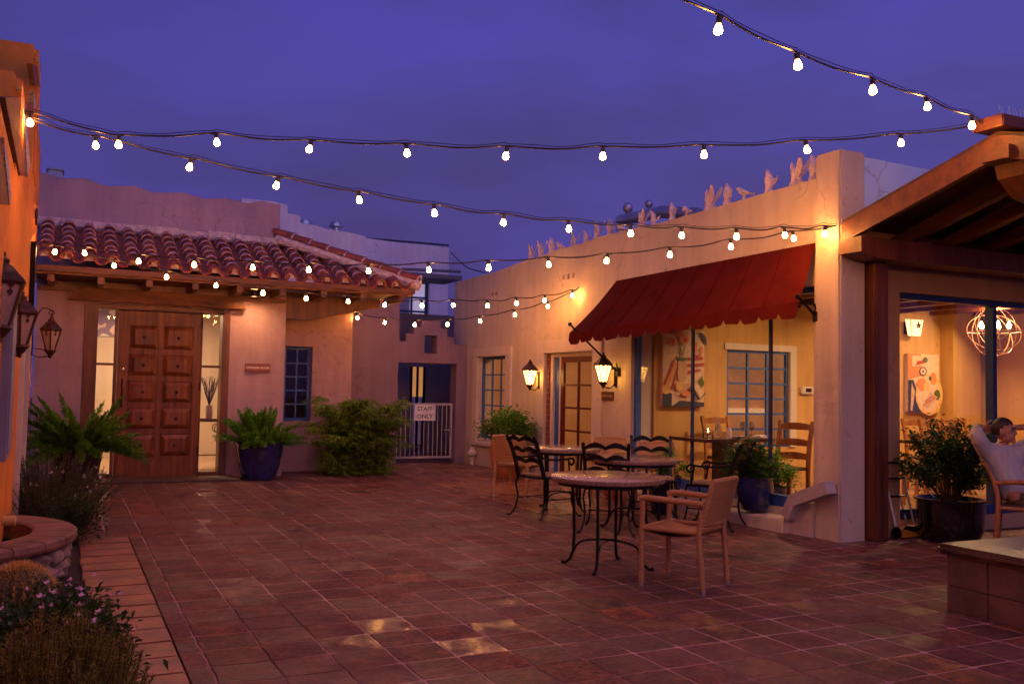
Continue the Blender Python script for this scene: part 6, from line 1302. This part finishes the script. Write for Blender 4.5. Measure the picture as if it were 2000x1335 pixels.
m = MB(); q = onY(206, 625, 17.6); m.bbox((q.x-.35, 18.33, q.z-.25), (q.x+.35, 18.395, q.z+.55), .01); tag(m.build('wall_canvas', deco_mat('pale_abstract', [(.8, .7, .5), (.85, .6, .45), (.3, .2, .25), (.8, .75, .6)], 2.6, 3)), 'pale blurred picture on the lobby wall seen through the left sidelight', 'picture')
# ================================================================== SEATED MAN
mp_ = atD(1997, 990, 8.5); yaw = R_(165); mo_ = Vector((mp_.x, mp_.y, 0))
Mm = Matrix.Translation(mo_) @ Matrix.Rotation(yaw, 4, 'Z')
SKN = mat('skin', (.46, .20, .11), .5, var=.06, vscale=30); SKN.node_tree.nodes['Principled BSDF'].inputs['Subsurface Weight'].default_value = .05
HAIR = mat('dark_brown_hair', (.025, .014, .01), .6, bump=.002, bscale=150); SHIRT = mat('pale_grey_shirt', (.52, .45, .41), .85, bump=.035, bscale=1.6, var=.08, vscale=6, wave=(5, 5, 2)); PANT = mat('brown_trousers', (.11, .065, .04), .9, bump=.006, bscale=12, var=.3, vscale=18)
ZO = .0
def P3(x, y, z): return (x, y, z+ZO)
man = thing('person', 'man in a pale shirt leaning back, hands clasped behind his head, in a wooden armchair', 'person', tuple(mo_))
pts = [P3(.02, -.02, .48), P3(.03, -.10, .62), P3(.05, -.17, .79), P3(.05, -.205, .90), P3(.05, -.20, .975),
       P3(.22, -.20, .925), P3(.375, -.12, 1.075), P3(.30, -.22, 1.165), P3(.16, -.315, 1.135),
       P3(-.12, -.20, .925), P3(-.30, -.12, 1.075), P3(-.22, -.22, 1.165), P3(-.06, -.315, 1.135),
       P3(.08, .05, .48), P3(-.25, .30, .50), P3(-.30, .34, .12), P3(-.08, -.06, .48), P3(-.42, .12, .50), P3(-.46, .16, .12), P3(.05, -.185, 1.03)]
ed = [(0, 1), (1, 2), (2, 3), (3, 4), (4, 19), (3, 5), (5, 6), (6, 7), (7, 8), (3, 9), (9, 10), (10, 11), (11, 12), (0, 13), (13, 14), (14, 15), (0, 16), (16, 17), (17, 18)]
rd = [(.13, .10), (.135, .10), (.15, .11), (.11, .085), .052, .062, .045, .035, .026, .062, .045, .035, .026, .08, .055, .042, .08, .055, .042, .05]
bv, bf = skin(pts, ed, rd, 2)
hb = MB(); hb.add(bv, bf, True)
hc = Vector(P3(.05, -.17, 1.115)); hr_ = Matrix.Rotation(R_(40), 3, 'Z')      # head turned
def HP(x, y, z): return hc+hr_ @ Vector((x, y, z))
def hball(c, r, sx, sy, sz, n=20, mm=14):
    b = MB(); b.ball((0, 0, 0), 1, n, mm); hb.add([HP(c[0]+v.x*r*sx, c[1]+v.y*r*sy, c[2]+v.z*r*sz) for v in b.v], b.f, True)
hball((0, -.005, .02), .1, .76, .95, 1.0); hball((0, .03, -.045), .1, .60, .62, .62); hball((0, .078, -.09), .03, .9, .7, .6)
hb.add([HP(*p) for p in ((-.012, .085, .03), (.012, .085, .03), (.019, .088, -.028), (-.019, .088, -.028), (0, .122, -.020), (0, .092, .035))], [(5, 1, 4), (0, 5, 4), (0, 4, 3), (1, 2, 4), (2, 3, 4), (0, 3, 2, 1), (0, 1, 5)])
hball((.075, -.005, -.005), .026, .35, .8, 1.25, 10, 8); hball((-.075, -.005, -.005), .026, .35, .8, 1.25, 10, 8)
hball((0, .088, -.052), .02, 1.1, .5, .28, 10, 6); hball((0, .086, -.064), .02, 1.0, .5, .3, 10, 6); hball((0, .082, .038), .03, 1.5, .45, .22, 12, 6)
for s_ in (-1, 1):      # hands: palm, four curled fingers, thumb
    wr = Vector(P3(.05+s_*.11, -.315, 1.135)); hb.ball(tuple(wr+Vector((-s_*.035, -.005, .0))), 1, 10, 8) if False else None
    b = MB(); b.ball((0, 0, 0), 1, 12, 8); hb.add([wr+Vector((-s_*.045, .0, .0))+Vector((v.x*.050, v.y*.018, v.z*.042)) for v in b.v], b.f, True)
    for q, (zz, ln) in enumerate(((.030, .062), (.010, .072), (-.010, .068), (-.030, .054))):
        a = wr+Vector((-s_*.075, 0, zz)); hb.tube(bez([a, a+Vector((-s_*ln*.5, .004, .004)), a+Vector((-s_*ln*.95, .026, 0))], 3), [.0095, .0095, .009, .0088, .0085, .008, .0065], 8)
    a = wr+Vector((-s_*.03, 0, .035)); hb.tube(bez([a, a+Vector((-s_*.02, .01, .03)), a+Vector((-s_*.045, .025, .045))], 3), [.012, .012, .011, .011, .010, .010, .008], 8)
for s_, ax, ay in ((1, -.31, .36), (-1, -.47, .18)):   # feet
    b = MB(); b.ball((0, 0, 0), 1, 12, 8); hb.add([Vector(P3(ax, ay+.06, .0))+Vector((v.x*.045, v.y*.12, v.z*.036)) for v in b.v], b.f, True)
hb.v = [Mm @ v for v in hb.v]
body = hb.build('body', SKN, man)
rm = body.modifiers.new('r', 'REMESH'); rm.mode = 'VOXEL'; rm.voxel_size = .0065; rm.use_smooth_shade = True
sm_ = body.modifiers.new('s', 'SMOOTH'); sm_.iterations = 2; sm_.factor = .5
dg = bpy.context.evaluated_depsgraph_get(); nm_ = bpy.data.meshes.new_from_object(body.evaluated_get(dg)); body.modifiers.clear(); body.data = nm_
for p in nm_.polygons: p.use_smooth = True
# hair cap with short sides
m = MB(); b = MB(); b.ball((0, 0, 0), 1, 64, 48); k0 = len(b.v); keep = []
for f in b.f:
    c = sum((b.v[i] for i in f), Vector())/len(f)
    if (c.z > .30 and c.y < .80-(.2 if abs(c.x) > .5 else 0)) or (c.y < .18 and c.z > -.52 and not (c.y > -.12 and c.z < .05)): keep.append(f)
m.add([HP(v.x*.0825, -.010+v.y*.103, .024+v.z*.108*(1.02+.02*math.sin(v.x*9))) for v in b.v], keep, True); m.v = [Mm @ v for v in m.v]; m.build('hair', HAIR, man)
for s_ in (-1, 1):
    m = MB(); b = MB(); b.ball((0, 0, 0), 1, 10, 8); m.add([HP(s_*.030+v.x*.013, .084+v.y*.006, .014+v.z*.006) for v in b.v], b.f, True); m.v = [Mm @ v for v in m.v]; m.build('eye', mat('dark_eye', (.03, .02, .015), .3), man)
    m = MB(); m.tube([Mm @ HP(s_*.014, .093, .036), Mm @ HP(s_*.032, .093, .042), Mm @ HP(s_*.050, .080, .036)], .0045, 6); m.build('eyebrow', HAIR, man)
pts = [P3(.02, -.02, .48), P3(.03, -.10, .61), P3(.05, -.17, .78), P3(.05, -.205, .90), P3(.05, -.20, .96), P3(.22, -.20, .925), P3(.375, -.12, 1.075), P3(.31, -.21, 1.155), P3(-.12, -.20, .925), P3(-.30, -.12, 1.075), P3(-.23, -.21, 1.155)]
ed = [(0, 1), (1, 2), (2, 3), (3, 4), (3, 5), (5, 6), (6, 7), (3, 8), (8, 9), (9, 10)]
rd = [(.165, .135), (.165, .13), (.175, .135), (.135, .105), (.062, .062), .088, .068, .050, .088, .068, .050]
v_, f_ = skin(pts, ed, rd, 2); m = MB(); m.add([Mm @ v for v in v_], f_, True); m.build('shirt', SHIRT, man)
pts = [P3(0, -.03, .46), P3(.06, .06, .49), P3(-.25, .31, .50), P3(-.30, .34, .10), P3(-.09, -.05, .49), P3(-.42, .13, .50), P3(-.46, .16, .10)]
v_, f_ = skin(pts, [(0, 1), (1, 2), (2, 3), (0, 4), (4, 5), (5, 6)], [(.115, .085), .085, .085, .07, .085, .085, .07], 2); m = MB(); m.add([Mm @ v for v in v_], f_, True); m.build('trousers', PANT, man)
for s_, ax, ay in ((1, -.31, .36), (-1, -.47, .18)):
    m = MB(); b = MB(); b.ball((0, 0, 0), 1, 14, 10); m.add([Mm @ (Vector((ax, ay+.06, .045))+Vector((v.x*.052, v.y*.135, max(-.043, v.z*.055)))) for v in b.v], b.f, True); m.build('shoe', IRON, man)
# his chair
t = thing('wooden_armchair', 'honey wood armchair the man sits in at the right edge', 'chair', tuple(mo_)); yl = MB
Mc = Matrix.Translation(mo_+Vector((.06, -.02, 0))) @ Matrix.Rotation(R_(-146), 4, 'Z')
def CP(x, y, z): return Mc @ Vector((x, y, z))
for s_ in (-1, 1):
    m = MB(); m.tube(bez([CP(s_*.25, -.27, 0), CP(s_*.25, -.24, .44), CP(s_*.25, -.27, .66), CP(s_*.245, -.35, .84)], 5), .021, 10); m.build('back_post', WD_C, t)
    m = MB(); m.tube([CP(s_*.25, .24, 0), CP(s_*.25, .24, .44), CP(s_*.25, .22, .65)], .020, 10); m.build('leg', WD_C, t)
    m = MB(); m.tube(bez([CP(s_*.25, -.27, .655), CP(s_*.26, -.05, .672), CP(s_*.255, .26, .660)], 5), .022, 10); m.build('arm', WD_C, t)
    m = MB(); m.tube([CP(s_*.25, -.24, .43), CP(s_*.25, .24, .43)], .019, 8); m.build('seat_rail', WD_C, t)
m = MB(); m.tube([CP(-.25, .24, .43), CP(.25, .24, .43)], .019, 8); m.build('seat_rail', WD_C, t)
m = MB(); vs = [CP(x, y, z) for z, y in ((.50, -.25), (.66, -.28), (.83, -.345)) for x in (-.235, -.12, 0, .12, .235)]
m.add(vs, [(i*5+j, i*5+j+1, (i+1)*5+j+1, (i+1)*5+j) for i in range(2) for j in range(4)], True); m.tube([CP(-.245, -.35, .84), CP(0, -.385, .855), CP(.245, -.35, .84)], .02, 8); m.build('backrest', mat('dark_woven_back', (.10, .045, .025), .6, bump=.002, bscale=90), t)
m = MB(); m.bbox((-.24, -.23, .435), (.24, .23, .462), .01, Mc); m.build('seat', mat('dark_seat', (.07, .03, .02)), t)
